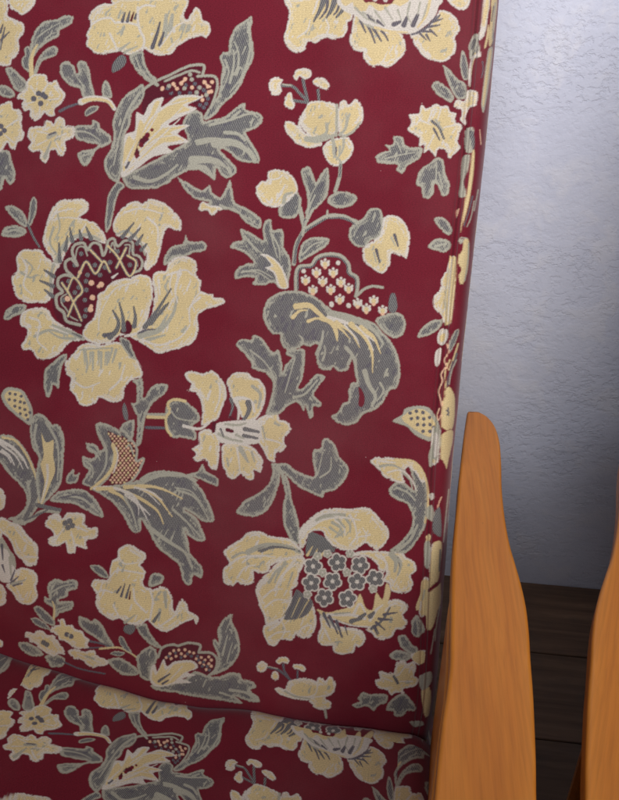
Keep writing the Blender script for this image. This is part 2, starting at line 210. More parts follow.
# ------------------------------------------------------------------ the cloth design, drawn motif by motif
PATTERN = r'''
@A1
; leaves first, flowers over
E 120,200 125,160 145,115 180,85 230,75 260,62 292,65 290,90 265,108 240,120 235,145 200,165 170,185 150,205 130,235
E 135,290 150,240 180,200 215,183 232,195 225,220 195,235 165,250 145,300
E 118,290 90,265 88,235 100,220 98,195 115,185 125,210 120,240
S L 6 3 150,150 190,120 240,92
S L 6 3 165,180 200,140 225,130
S C 15 5 128,305 125,250 135,205 150,180
E 22,275 50,270 75,295 105,325 108,350 85,370 60,360 40,320
E 0,340 30,345 60,370 55,390 20,390 0,380 -10,360
E 330,385 320,355 285,345 255,320 238,285 245,255 270,245 295,262 305,290 315,285 308,260 320,243 345,250 360,285 365,325 378,370 380,395 355,400
S L 7 3 335,385 330,340 300,300
E 410,385 410,340 425,320 440,345 448,390
E 345,465 340,445 365,425 395,425 385,445
S K 9 5 240,445 280,425 330,410
S W 20 12 325,408 360,395 400,395 435,405 458,435
S C 12 6 335,404 360,398 400,398 435,408 452,430
E 300,505 365,500 370,480 395,490 405,515 440,540 445,570 410,590 385,600 365,640 345,665 325,655 310,620 320,605 345,600 375,595 390,580 345,570 305,555
S L 8 4 300,525 350,530 400,560
S L 6 3 330,625 365,612 395,590
E -20,620 15,600 40,610 50,650 62,690 60,720 40,740 20,715 15,730 10,755 -10,760 -40,700
F 150,295 185,300 195,330 225,320 240,350 262,375 255,400 240,420 222,440 225,465 195,465 180,450 165,470 140,485 120,465 120,440 100,445 85,420 95,400 68,395 80,370 105,355 105,330 125,305
S W 3 6 165,375 190,340
S W 3 6 145,380 125,345
S W 3 6 190,400 235,395
S W 3 6 140,405 95,420
S W 3 6 160,420 160,460
O K 11 155,374 135,395 182,388 163,414 172,380
O L 5 158,393
F 240,462 258,475 265,500 295,505 302,530 290,555 262,565 265,595 255,622 235,622 222,600 200,605 195,635 178,655 160,640 160,605 130,608 112,590 125,570 110,545 120,510 150,505 175,505 180,482 205,485 215,498 225,470
S L 14 12 195,548 208,540 222,534
S K 6 4 198,538 222,530
S W 3 6 225,550 265,535
S W 3 6 190,560 150,580
S L 4 12 205,565 180,630
S W 3 6 195,535 150,525
S W 3 8 222,565 245,605
F 0,420 20,410 45,405 55,430 80,440 95,470 85,490 98,530 90,560 70,570 60,600 40,590 30,570 10,600 -10,610 -30,560 -40,520 -30,470 -20,440
O K 10 5,505 18,522 2,535
S W 3 6 25,510 70,480
S W 3 6 20,540 55,570
F -40,-10 25,-10 35,30 30,60 60,78 90,90 98,110 95,135 75,160 80,200 65,225 50,240 40,262 0,262 -40,240
S K 8 3 0,195 20,110
S K 7 3 5,160 38,128
S K 7 3 2,130 12,98
S L 5 3 -5,210 5,170
F 35,-10 135,-10 138,20 115,45 90,60 65,50 40,30
; poppy top
=G 450,290 452,255 480,222 500,225 505,250 485,275
F 350,150 345,180 365,205 400,218 445,215 480,205 500,218 540,218 575,195 600,210 630,222 680,218 705,195 735,170 765,155 805,145 825,152 843,125 835,90 810,80 805,50 785,28 765,50 750,80 735,60 740,-10 460,-10 450,15 410,15 370,40 355,70 362,100 345,140
S W 7 6 365,100 400,78 440,72 462,92
S W 7 6 440,135 452,160 470,200
S W 8 7 552,30 552,80 560,120 578,160 570,200
S W 7 6 552,40 580,22 620,25
S W 7 6 470,90 510,90 548,100
S K 9 4 490,85 500,50
S K 9 4 510,85 520,45
S D 8 4 525,82 535,50
S K 8 4 540,75 545,55
S L 8 4 475,70 485,40
S L 9 4 480,200 520,170
S L 9 4 500,208 550,185
S L 16 10 660,140 665,60
S L 16 10 680,120 690,60
S K 12 5 610,190 630,130 640,90
S K 12 5 640,180 655,130
S W 5 5 640,190 700,110 735,90
E 520,220 570,205 580,250 600,290 640,325 660,345 620,345 590,328 550,290 525,250
@A2
; pineapple of the bird leaf
=D -30,400 -25,370 0,345 50,315 110,290 160,262 215,262 212,300 255,305 270,335 262,380 235,450 205,455 180,420 120,390 60,395 0,440 -30,450
S L 8 8 -40,385 -15,350 30,322 80,300 130,275 165,262 215,262 210,300
S L 7 7 60,325 110,303 165,283 198,290
S L 8 8 190,305 255,305 270,335 262,380 238,445
O K 8 70,355 85,372 118,372 145,340 160,372 180,335 195,350 190,375 215,360 228,370 232,395 200,420 215,430 190,395 225,415
O P 8 50,353 93,336 108,355 125,333 141,316 168,350 218,328 232,346 248,328 245,366 210,400 236,368 205,385
O P 5 100,345 133,325 225,337 240,347
; grey body
E -110,705 -60,680 0,650 90,600 150,560 130,500 150,455 180,440 210,455 215,485 240,480 300,465 350,425 380,412 385,440 430,450 452,470 445,495 420,515 385,530 400,560 435,620 435,652 390,650 350,640 310,605 280,600 320,640 345,670 340,700 310,715 285,700 265,670 260,720 230,700 195,680 150,685 100,710 70,735 20,755 -80,755 -100,735
S L 10 10 185,565 240,555 300,560
S L 26 14 260,575 330,570 390,600 420,640
S L 12 10 300,530 350,535 380,560
S L 26 10 170,640 240,640 300,660 325,695
S L 16 8 160,665 220,670 250,705
S L 10 8 330,470 360,445
S K 6 3 310,545 350,550 390,590
S K 6 3 230,615 280,635 310,665
; cream feathers
=W -115,708 -115,600 -100,540 -60,520 -55,450 -25,460 -5,420 25,395 55,392 45,430 115,382 215,385 150,420 188,435 120,470 75,500 160,500 110,535 155,568 70,585 92,608 20,625 -20,650 -60,680
=C -105,690 -104,600 -85,545 -60,560 -40,480 -15,500 20,410 40,410 20,460 115,395 195,393 130,420 160,440 100,460 40,510 145,505 80,530 140,562 60,570 20,590 -20,625 -60,665
S W 7 3 -100,690 -40,600 60,500 130,430
S W 5 3 -60,640 20,560 100,540
S W 6 3 -30,560 30,460
S K 8 3 -95,670 -60,600 -40,560
O D 13 -30,565 -55,612 -18,555 -60,600
O R 10 -10,540 -35,580 -50,625
O R 7 8,520
E 405,65 410,90 400,130 415,180 412,240 385,290 365,340 330,385 290,420 265,455 225,480 215,465 250,410 275,370 285,300 290,265 278,230 290,210 315,205 315,170 340,110 375,85
S L 9 5 320,330 335,260 335,200
S L 9 5 350,290 355,220 340,170
S L 7 4 295,300 310,250
@A1
E 570,335 580,370 560,420 530,450 520,500 500,540 495,600 485,700 470,730 440,715 420,680 418,640 440,600 455,540 450,490 470,430 500,380 540,355
E 475,725 500,745 480,765 465,800 455,850 445,900 425,930 420,890 425,840 430,790 450,750
@A3
F 105,-10 115,40 110,90 95,150 110,190 145,212 180,200 190,170 225,172 262,150 290,158 330,152 350,120 350,90 368,75 365,-10
S W 5 4 150,150 190,120 200,80
S W 5 5 262,150 275,110 265,80
S G 18 5 255,0 240,40 215,85
S K 10 4 270,5 265,40 240,75
S G 18 5 300,0 285,40 265,70
S G 16 5 345,0 330,40 305,70
S K 8 4 320,0 310,40 295,60
F 375,40 370,100 357,160 375,200 410,210 415,240 450,268 480,262 515,270 560,235 585,200 575,150 550,125 500,110 450,80 400,50
S K 12 4 392,50 405,90 422,130
S K 10 4 415,80 440,120 460,172
S K 9 4 450,110 470,140 485,165
S K 8 4 480,118 500,140 512,162
S L 12 6 400,70 430,100 480,120
@A4
F 160,140 190,200 230,235 290,248 335,220 345,180 340,150 360,120 350,80 320,50 280,40 262,70 230,110 180,135
S K 10 5 170,135 220,115 265,65
S K 8 3 210,125 250,128
S K 8 3 232,108 280,100
S K 8 3 250,88 290,75
S K 7 3 200,135 225,160
S K 7 3 225,140 240,165
S K 7 3 240,120 268,145
S K 7 3 262,80 280,60
=W 0,100 60,125 120,132 170,135 220,105 260,65 272,30 268,-10 -110,-10 -110,40 -60,62 -30,90
=C -100,25 -70,10 -60,40 -20,45 0,20 40,45 90,15 120,25 150,-10 -100,-10
=R -20,-10 90,-10 85,14 40,18 10,8 -20,10
O W 9 20,-2 62,0 
S K 12 5 0,70 20,92
S K 14 8 95,98 120,88
S K 15 8 135,100 148,70
S K 15 10 172,100 190,60
S W 6 6 -30,80 30,105 110,128 170,130
F 310,-10 325,20 360,42 390,30 398,-10
; buds and tulip
@A3
S G 9 8 90,342 130,345 160,375 190,405
S G 9 8 172,320 178,350 190,400
S G 8 8 130,402 190,410
S L 5 5 90,338 125,342
S G 8 7 232,360 236,400
F 35,345 40,318 70,308 92,318 82,340 88,365 70,382 45,378
F 133,305 145,280 180,273 205,285 203,308 180,318 160,308 145,322
F 210,330 222,312 255,312 278,338 270,360 240,352 228,345
F 95,410 105,378 122,368 132,390 140,420 128,438 105,430
F 95,490 120,485 150,500 180,530 240,560 250,580 200,592 150,580 110,540
F 155,490 165,455 195,410 240,403 290,410 312,430 312,480 300,540 240,570 190,540
F 308,460 315,415 340,400 355,420 385,395 410,430 412,480 385,520 345,545 315,530
F 250,590 280,560 320,550 355,550 375,590 360,630 325,660 295,665 265,640
S L 8 6 190,552 240,550 275,540
S L 9 3 225,550 265,535 270,495
S L 8 6 308,420 306,480 305,545
S L 9 3 320,540 345,510 352,465
S L 8 6 330,548 370,528 400,490
S L 12 4 290,555 300,600 295,630
S L 9 4 335,560 330,600 305,640
S K 4 2 305,590 303,630
S L 10 9 322,650 318,710 302,765
S G 4 4 322,660 318,710 302,765
@B3
; cup bud, leaves and stems
E 320,-30 340,-52 360,-50 375,-15 385,10 400,-20 430,-50 437,0 430,60 400,100 370,130 350,170 335,165 350,110 345,50
S L 5 3 350,120 365,60 400,0
S L 5 3 345,20 360,60
S L 10 10 460,45 468,20 475,-5
E 430,75 460,50 500,45 540,60 548,80 520,105 470,112 435,95
S L 13 12 320,115 330,160 335,200 305,260 295,335
S G 7 7 340,160 335,200 308,260 298,330
S L 13 9 335,205 380,172 430,145 480,143 545,165
S G 6 4 340,205 385,178 430,153 480,151 545,173
S L 8 5 428,150 430,122
S L 8 8 345,165 330,220
E 315,330 320,270 350,235 390,228 435,235 430,260 395,285 350,310
E 250,70 300,45 325,70 320,120 300,150 260,155 235,140 235,110
F 140,40 165,5 190,0 190,-30 220,-42 270,-35 300,0 312,40 290,70 250,105 205,110 165,90
S W 5 5 190,0 230,-5 250,-20
S L 12 6 255,90 262,60 290,50
E 205,158 210,200 245,195 255,220 255,270 275,300 285,350 275,400 270,430 235,430 215,410 180,420 130,418 140,395 110,388 60,395 65,355 100,335 135,330 95,290 40,270 60,245 90,240 80,195 120,210 160,235 175,240 170,200 180,165
S L 6 4 100,225 150,280 190,310
S L 6 4 200,200 215,260 230,310
S L 6 4 85,370 150,360 210,390
=W 160,298 185,296 225,320 255,360 275,430 235,430 215,375 180,352 195,345 205,340 180,310
=C 185,305 220,325 248,362 266,425 242,425 222,370 200,352 215,345
; berry and great grey leaf
=R 300,440 305,370 320,345 365,340 385,310 430,295 480,300 515,335 520,370 550,390 552,430 545,470 600,430 650,430 690,450 708,490 695,530 620,545 540,540 470,510 400,490 350,450
S L 10 10 303,440 305,370 322,345 365,340 388,310 430,297 480,302 513,335 520,370 548,390 550,430 543,465
S L 8 8 545,465 575,438 610,425 650,430
S G 4 4 312,435 313,372 328,352 368,347 392,318 430,305 476,310 506,338 512,374 541,395 542,430
@X 260 240 6.15
M 400,148 280,250 347,203 450,203 385,258 497,262 325,312 435,308 545,300 490,368 600,392 654,425 754,435 699,375
O W 14 268,192 440,400 545,405 604,388 544,402 439,392 480,140
@B3
@X 320 300 6.15
E 340,120 400,90 460,75 510,95 528,150 510,212 460,235 415,215 375,180
=G 420,60 432,-30 458,-40 470,0 475,50 455,80
@X 260 240 6.15
E 20,430 45,370 90,335 150,315 240,313 310,335 370,370 410,405 450,435 489,447 569,462 649,490 709,515 749,565 799,615 839,685 861,769 862,839 841,909 799,922 779,959 749,1009 699,1049 639,1069 599,1119 539,1141 479,1126 437,1086 479,1059 509,1004 543,992 540,940 559,882 592,874 588,845 580,799 574,739 559,749 539,799 489,809 449,783 429,802 369,792 347,745 350,690 362,650 340,640 310,657 265,645 245,665 195,682 150,667 125,620 123,582 75,577 40,530 20,480
=R 604,904 629,924 644,969 639,1014 619,1029 604,1009 609,959
S L 18 10 350,700 380,620 388,560
S L 16 8 255,640 262,610 240,585
S L 14 8 385,740 400,690 395,650
S L 20 10 530,665 569,709 586,765 600,850
S L 44 10 440,462 569,486 689,545 760,640
S L 26 14 644,809 669,889 709,959 689,1020
S L 14 8 739,879 760,930 719,990
S L 12 6 380,400 420,440 460,470
S L 10 6 540,760 560,700 520,650
S W 22 8 420,480 500,500 600,540 700,620
S C 30 8 222,408 300,402 350,440 405,490 450,535 474,615
S C 20 6 203,475 240,438 290,430
S C 17 6 295,500 350,482 405,497
S C 24 6 380,482 440,510 472,560 476,622
S C 20 5 430,500 500,550 552,608
S C 18 5 470,505 560,570 612,660
S C 28 6 560,520 640,590 688,690 692,815
S C 26 5 620,540 700,600 742,700
S W 9 4 520,520 590,600 610,640
S W 8 4 590,525 660,600 700,680
@B3
@B4
E 130,110 160,75 200,75 212,110 215,150 200,190 160,205 140,230 100,225 75,190 80,150 105,130
S L 9 8 0,105 60,105 105,132
S G 4 3 0,113 60,113 100,138
F 215,110 250,100 290,120 318,170 318,220 305,275 280,265 245,255 240,300 210,335 170,315 135,285 130,235 160,210 200,180
S K 9 4 258,180 272,225
S K 9 4 185,240 198,290
S L 5 3 175,250 185,290
S L 5 3 245,190 262,225
E 415,115 445,108 475,130 490,165 470,180 435,150
E 390,225 425,195 470,200 485,225 460,250 415,240
S L 9 6 420,225 465,215
F 498,270 500,400 482,535 455,530 440,500 415,470 412,430 440,395 445,350 465,320 480,275
S L 3 3 455,440 465,500
E 350,590 365,555 410,520 450,520 440,550 400,580
F 430,580 445,555 470,560 472,590 455,618 432,608
F 418,670 428,640 440,650 440,690 425,705
; A4 daisy etc
@A4
E 245,340 270,325 310,350 335,385 325,410 290,395 260,370
E 290,262 320,280 345,310 385,340 385,390 350,395 320,350
E 365,210 375,205 390,250 395,310 375,320 360,270
E 400,180 415,140 430,160 440,220 400,240
S C 6 5 420,215 405,270 398,345
F 455,-10 475,-10 472,60 460,140 440,160 430,150 445,90
F 430,370 425,420 400,430 385,460 385,500 360,480 365,440 335,430 345,400 380,400 390,360
E 22,625 55,605 75,600 60,580 90,575 95,545 130,550 140,580 170,590 210,590 200,630 175,650 150,665 130,695 105,680 110,660 60,655 30,650
S L 6 4 60,635 120,620 180,610
S L 6 4 110,570 125,610
E 265,630 295,640 300,690 320,740 310,780 285,780 270,740 255,735 255,770 235,795 210,790 205,750 185,740 188,700 215,665 240,650
S L 6 4 265,650 262,720 235,770
S L 6 4 275,690 290,750
F 205,412 225,435 262,415 290,425 310,420 320,445 345,455 340,480 370,505 360,530 352,565 362,590 345,610 315,635 300,600 270,600 262,628 235,600 215,615 215,580 195,585 195,550 150,520 165,490 155,460 180,455 195,450
S G 8 5 248,485 275,510 295,555
S K 7 4 255,515 278,560
S L 7 5 262,480 290,520
S W 3 6 270,480 285,430
S W 3 6 245,500 200,480
S W 3 6 255,545 230,590
S W 3 6 290,560 320,610
S W 3 6 295,510 340,500
E 380,520 410,515 415,570 395,605 378,590
E 370,630 395,625 390,680 375,720 380,770 365,785 358,760 362,700
; great flower left
@B1
E 20,70 50,62 85,80 105,110 110,145 90,145 50,110
E 5,180 20,150 60,140 100,155 105,175 70,190 30,188
S L 8 7 25,168 60,160 90,168
E 115,100 120,50 135,25 148,45 145,90 125,140 110,140
S G 7 5 112,140 135,190 158,228
E 15,515 25,480 60,458 105,460 95,490 60,505 35,520
S L 9 6 30,500 50,475
E 265,655 240,665 205,695 180,720 175,780 185,825 200,825 215,780 235,795 240,750 250,700 270,670
@B2
E 215,300 220,260 250,225 290,215 305,175 315,205 370,205 388,225 380,245 340,250 300,265 260,270 240,290
E 290,-40 270,-50 300,0 340,35 400,50 360,60 355,80 400,85 410,105 440,80 500,85 540,130 590,155 605,145 600,110 540,70 500,50 490,0 480,-40 460,0 440,30 410,10 400,-20 370,0 340,-10 310,-30
F 355,70 370,45 400,60 440,65 450,80 430,85 415,102 398,95 390,80 365,85
S L 7 4 440,60 510,90 590,140
@B1
=D 220,330 250,290 270,250 300,205 340,200 385,195 420,220 440,195 480,190 540,190 560,230 580,280 575,325 540,345 480,350 430,385 385,430 375,490 340,550 290,560 240,530 215,480 210,400
F 175,220 172,190 190,120 210,70 245,40 285,38 330,35 355,55 350,85 320,110 355,120 385,135 415,170 425,215 370,198 330,192 290,208 265,250 240,300 215,285 200,265
S L 13 9 225,290 250,230 290,190 350,180 400,200
S K 9 3 240,280 238,215
S K 9 3 262,240 270,190
S K 9 3 290,205 280,155
S K 9 3 325,195 318,165
S K 9 3 362,195 345,150
S W 4 4 215,120 260,110 320,115
S L 6 4 230,90 240,150 220,200
@B2
F 10,160 15,125 40,80 80,50 110,45 130,55 155,35 200,45 230,60 260,90 285,120 285,160 265,165 235,150 215,180 205,230 195,270 180,300 150,325 135,305 145,260 120,220 100,200 60,190 30,185
S K 9 3 50,185 95,135
S K 9 3 80,195 120,155
S K 8 3 108,215 130,180
S K 8 3 125,240 145,215
S L 7 5 30,175 70,165 120,205 140,260
@B1
F 50,380 48,345 70,320 65,270 90,240 125,238 165,240 185,265 215,290 240,300 225,330 215,370 210,420 190,450 140,452 100,450 65,425
S K 9 3 215,345 178,322
S K 9 3 212,385 162,365
S K 9 3 210,425 178,400
S L 10 8 215,300 205,340 205,420
S L 5 4 100,280 130,310 110,350
F 80,520 90,490 130,472 170,470 195,480 210,510 240,535 290,560 340,600 290,605 260,630 240,655 190,680 150,675 125,640 95,640 85,620 100,600 110,560 85,545
S L 14 6 330,592 260,560 210,540
S L 9 4 300,595 240,590 190,560
S W 6 4 270,575 200,545
S G 6 3 325,588 290,572
; berry scallops
S L 5 5 320,540 268,525 255,490 230,468 226,425 250,408 232,382 236,352 265,340 292,348 266,320 262,290 285,276 310,302 289,250 300,220 335,213 350,240 370,213 400,220 412,262 425,240 433,205 455,195 470,225 500,203 530,210 532,255 555,265 570,290 560,320 535,330
S L 4 4 310,522 280,505 268,480 248,455 246,430 268,415
S L 4 4 300,290 310,235 335,228 350,262
S L 4 4 440,250 450,210 462,240
S L 4 4 500,220 520,222 518,262 545,280 550,305
O G 9 325,255 380,300 440,290 350,340 315,390 345,365 400,340 470,245 520,300 300,300 345,400 340,440 345,480 255,440 275,365 300,410 340,505 530,240 420,310
S K 10 9 248,372 285,430 326,522
S K 10 9 272,505 300,440 330,402 296,350 270,400
S K 10 9 312,350 345,287 382,335 415,285 440,328
S K 10 9 362,240 410,290
S K 10 9 433,225 470,265 518,345 545,290 510,262
S K 10 9 505,232 465,312
O P 11 366,372 405,378 370,430 362,478 270,435
O P 8 395,385 365,465 320,330
S W 8 5 450,350 470,335
F 330,570 345,540 375,510 385,470 390,420 420,400 440,370 490,355 525,350 555,338 595,345 610,375 614,430 600,480 590,520 570,560 540,580 500,580 470,590 445,610 405,620 370,612 340,595
S G 10 4 415,580 455,570 472,530 452,482
S G 9 3 495,560 492,510 478,452
S G 9 3 535,545 540,510 535,470
=D 480,570 495,540 510,520 530,545 520,575
S W 6 4 500,585 560,575 600,540
S W 4 3 395,560 400,500 440,420
@B2
F 80,585 130,560 165,500 175,440 170,365 175,335 195,325 225,320 235,290 265,268 300,265 340,280 350,320 345,340 365,360 365,405 410,415 415,430 450,432 460,450 430,465 380,480 350,510 355,550 340,600 300,630 250,640 200,655 160,640 130,615
S L 18 6 120,580 190,560 230,500
S L 12 5 150,600 220,580
S G 11 3 145,545 190,480 243,398
S G 10 3 165,535 215,470 230,455
S K 7 3 115,575 145,560 180,558
S W 5 4 250,330 240,380 250,420
S W 5 3 360,410 330,450 340,490
@B1
F 260,690 280,670 300,640 340,612 400,618 450,608 490,612 520,650 550,680 570,720 565,750 520,765 500,800 490,840 450,850 400,830 385,850 350,865 315,855 300,820 275,800 285,755 265,735
S L 7 3 335,635 340,700
S L 7 3 362,650 360,700
S L 8 3 395,645 395,700
S L 7 3 425,650 420,700
S L 7 3 450,635 435,690
S L 5 4 320,640 380,635 450,632
E 478,590 515,600 540,660 545,680 520,670 500,645 485,620
; C row left
@C1
=L 5,80 30,50 85,58 108,85 128,130 132,165 120,200 90,182 50,150 20,120
=C 18,82 38,62 80,68 98,92 116,135 118,165 110,180 90,168 55,138 30,110
O K 6 40,75 62,78 85,85 38,98 60,102 82,108 98,112 60,125 80,132 100,138 82,155 105,160 112,178 120,150
E -30,250 40,240 90,280 120,330 150,400 160,470 155,520 130,560 100,600 60,590 30,575 70,560 100,530 105,480 80,440 30,390 0,350 -30,340
S C 7 6 10,250 60,262 100,310 130,370 152,440 156,510
S W 8 4 0,275 50,310 75,340 92,375
S W 6 4 0,305 30,325 45,350
S L 10 8 0,262 50,290 90,340
F -30,455 5,455 22,480 22,520 0,545 -30,545
E 140,155 175,160 210,200 220,195 245,210 258,260 255,340 245,430 220,470 175,515 160,515 145,450 145,380 155,330 130,290 120,230 125,185
=C 165,230 185,270 215,260 214,320 222,380 205,430 170,515 163,505 178,430 163,360 175,320
S W 8 3 190,360 190,420 165,510
S G 12 10 150,520 190,530 240,540
S L 14 8 60,590 120,580 170,545 235,550
S G 6 5 100,580 150,560 190,540
E 265,430 270,400 295,375 300,400 320,390 310,425 290,435
E 200,500 235,465 300,455 350,465 385,500 410,545 412,570 380,560 340,540 290,515 230,510
S L 10 5 260,480 330,495 390,545
S K 4 3 240,490 320,480 360,505
E 385,190 440,200 480,225 490,260 470,300 460,330 450,380 430,420 380,455 330,435 345,400 355,380 335,365 330,325 365,335 380,320 350,300 345,270 385,280 400,300 415,290 390,240
=D 430,225 480,245 520,258 548,300 545,340 575,330 562,370 545,400 500,430 435,450 445,400 465,360 455,290
S L 7 7 512,262 530,265 548,300 545,345 575,335 555,385 525,425 470,450
S L 5 5 505,290 520,280 535,320
H 435,235 540,440
S C 12 8 452,280 462,320 450,370 415,415 365,455
S W 4 4 465,290 472,330 455,390
=L 478,225 490,200 525,180 538,182 535,215 510,235
=C 482,215 495,198 525,183 533,188 515,205
S G 9 7 490,235 515,250 525,235
@C2
=G 50,160 58,130 70,165 72,200 58,195
E 105,305 110,200 90,150 80,130 105,130 105,60 90,45 130,35 135,110 160,75 190,55 232,60 220,95 175,130 145,180 135,230 125,290
E 45,240 50,215 85,200 98,205 95,260 80,280
S K 8 8 145,230 215,232
S L 8 8 150,178 225,178
S C 10 9 152,188 225,190
E 300,420 350,405 370,375 385,405 430,430 430,465 390,450 340,430
E -70,475 0,462 60,455 110,440 160,410 220,402 300,415 350,440 345,450 370,480 400,540 418,590 410,608 370,605 330,575 300,560 345,590 370,640 382,680 350,685 310,660 300,640 315,690 320,730 345,760 372,795 365,832 335,820 325,858 295,852 275,780 240,750 190,710 160,660 140,620 125,600 125,640 105,655 80,635 50,580 10,530 -40,495
S L 7 4 150,620 220,680 290,720 330,800
S L 9 5 110,460 200,425 300,425
S L 5 3 250,560 300,600 340,660
S L 5 3 260,470 330,490 390,570
S W 10 4 -60,473 0,470 60,490 130,550 160,580
S C 8 3 40,478 120,510 190,560 212,612
S C 9 3 60,468 160,465 220,480 285,512
S C 8 3 130,475 190,505 245,580
S C 8 3 0,480 50,505 80,550
S W 6 3 60,500 110,540 115,580
S W 5 3 110,470 160,500 200,540
; lily-like flower in the middle
E 230,125 270,115 310,130 350,165 360,200 330,225 345,250 340,280 290,270 250,270 225,230 220,185
S C 9 8 300,125 260,118 232,135 240,165 225,190 228,235 245,262
S L 6 5 245,165 265,190 300,200 345,205
@X 180 365 5.16
F 25,45 60,30 120,45 160,25 205,60 235,110 240,170 215,230 195,280 150,300 110,315 115,240 105,180 75,140 35,135 60,100 35,75
S W 8 6 205,90 205,170 180,240
F 240,90 260,50 310,35 350,40 375,65 410,75 440,120 440,180 420,240 390,280 330,292 305,240 262,165 250,120
S L 14 10 375,110 415,150 405,220
S W 16 10 270,180 320,170 370,190 385,240
S G 22 10 352,195 358,225 345,260 322,290
S G 12 6 262,175 272,215 255,270
S W 16 8 290,190 305,230 300,280
S D 9 6 258,268 280,282
F 400,280 450,255 500,245 515,280 560,295 575,330 550,365 540,380 548,420 520,450 495,455 490,500 455,490 430,440 405,400 395,340
S W 8 5 440,380 500,395 530,410
S W 12 6 420,290 415,340 430,400
S L 9 5 425,320 440,380
F 100,345 140,330 185,350 205,390 205,450 190,540 155,530 130,490 90,500 65,480 85,460 60,430 95,410 95,375
F 215,420 245,400 300,400 370,420 410,460 430,500 415,555 385,545 380,590 345,590 310,565 280,590 245,575 220,520 215,460
S L 20 8 310,430 335,470 350,500
S W 9 5 295,430 305,500 310,550
S L 9 5 370,450 385,500
=W 185,305 250,290 330,285 400,285 415,340 410,400 340,412 270,407 210,400 183,360
S L 12 8 200,355 250,380 320,395
S L 9 7 235,305 300,310 340,300
S G 16 9 335,330 405,345
S G 14 7 330,365 400,378
S L 10 6 290,360 330,380
S G 7 4 210,330 225,370
S D 15 12 245,335 270,342
=D 168,300 185,292 182,340 165,350
S W 14 8 20,315 100,330 150,300
@C2
@C3
@C2
; sprig above
@C3
E 102,-25 130,-45 165,-40 170,-60 205,-50 235,-10 255,10 275,0 290,60 290,90 300,60 325,30 305,20 310,0 370,-5 380,10 378,60 370,120 355,150 370,150 400,120 430,95 460,105 455,120 435,145 415,180 445,210 440,228 415,225 415,260 400,275 390,250 380,225 375,245 350,210 310,225 280,255 225,258 235,220 250,160 250,120 230,95 170,75 165,50 130,10
S L 6 4 160,0 220,50 265,120
S L 5 4 340,30 320,100 300,170
S L 9 6 335,190 380,175 430,120
S L 6 5 230,95 255,130 250,200
E 245,455 270,455 285,490 270,560 250,610 220,650 170,668 110,655 110,635 140,600 190,575 230,540 250,490
E 265,455 310,455 340,480 400,505 420,500 410,440 412,400 440,395 450,360 470,352 500,380 520,430 545,455 555,480 540,520 500,560 460,570 450,590 410,575 350,545 310,505 285,490
S L 5 4 430,500 440,460 450,410
S L 6 4 440,510 480,480 485,430
E 280,500 310,510 330,600 355,690 360,770 330,770 295,700 292,620 300,570
S L 9 7 265,470 285,490 300,520
; big lower flower
@D5
F 55,240 90,215 130,190 150,170 200,165 245,185 320,195 355,225 375,262 300,280 250,300 230,330 200,335 175,325 175,370 130,382 110,368 90,385 55,370 52,320 75,290 60,265
S L 12 8 150,250 220,225 300,225 360,250
S G 8 4 205,245 260,225 320,228 360,245
S K 5 2 240,232 300,228
S L 7 4 180,270 250,255
S W 5 4 130,290 160,270 230,262
=R 370,290 400,265 460,250 500,240 560,250 620,250 660,262 690,320 700,370 690,400 600,440 570,470 500,480 420,470 400,430 350,430 350,380 350,340
S D 5 5 380,330 640,330
=G 385,215 400,170 440,180 470,200 500,245 450,250 420,260 385,262
S C 9 3 390,260 410,225
S C 9 3 420,262 430,235
S C 8 3 445,262 460,240
S G 9 5 470,255 500,232
F 358,230 355,170 380,130 430,90 480,72 560,75 600,70 640,74 680,115 712,155 712,200 670,242 640,225 620,212 580,242 540,242 500,232 460,190 445,165 410,165 390,190 380,225
S W 11 6 370,190 400,140 460,110 530,100
S L 14 8 430,120 480,95 540,100
S L 10 5 490,130 520,150 530,185
S L 9 5 540,110 560,140 560,170
S W 5 4 500,120 535,150 540,180
S W 4 3 620,210 625,180 610,150
F 370,265 380,290 355,340 350,380 330,400 325,460 300,510 260,530 225,540 215,500 190,450 180,400 200,360 240,320 270,290 310,270
S L 10 5 300,290 270,340 260,370
S W 8 4 340,280 300,330 280,380
S L 6 3 330,330 310,390
S W 5 4 290,450 330,440
F 330,430 400,440 420,480 425,540 400,590 360,592 345,575 330,602 285,600 260,625 230,615 212,580 215,545 250,530 290,510
=G 345,400 370,415 410,445 395,490 350,515 290,515 320,460
S K 6 2 350,410 305,515
S K 6 2 375,430 335,525
S K 6 2 400,450 365,515
S C 4 2 360,430 325,510
S C 4 2 395,440 345,525
S W 5 4 285,595 300,560 290,530
@X 270 530 4.13
F 205,345 250,375 300,400 350,405 385,420 395,455 370,485 355,478 345,505 305,517 265,505 255,478 225,482 200,465 197,430 210,400
@D5
S L 12 5 445,490 480,530 520,560
S K 6 2 455,500 480,545
S K 6 2 480,510 510,575
S K 6 2 510,530 525,590
S K 5 2 540,545 550,580
@D6
S L 10 8 90,262 130,250 180,252
@X 270 530 4.13
F 330,105 370,88 430,85 500,90 545,90 560,110 595,130 605,165 583,190 592,225 575,255 540,262 500,250 490,220 465,210 480,175 450,165 440,140 400,110 360,108
S L 18 8 500,100 520,130 515,170
@D6
S L 16 5 250,260 280,290 275,330
S W 5 4 200,255 225,290 215,330
S K 3 2 270,270 280,310
@X 270 530 4.13
F 395,412 420,380 450,330 485,295 520,285 560,300 572,325 552,350 568,380 550,410 520,412 505,440 465,455 435,445 420,425
@D6
S G 8 4 165,555 210,520 240,470
S K 6 2 200,520 245,520
S K 6 2 190,535 215,555
S K 6 2 215,500 262,490
S K 6 2 180,545 195,575
@D5
=C 425,475 470,490 520,478 575,462 600,415 622,470 650,478 665,410 690,440 705,372 722,400 715,440 690,500 640,545 560,535 500,515 450,500
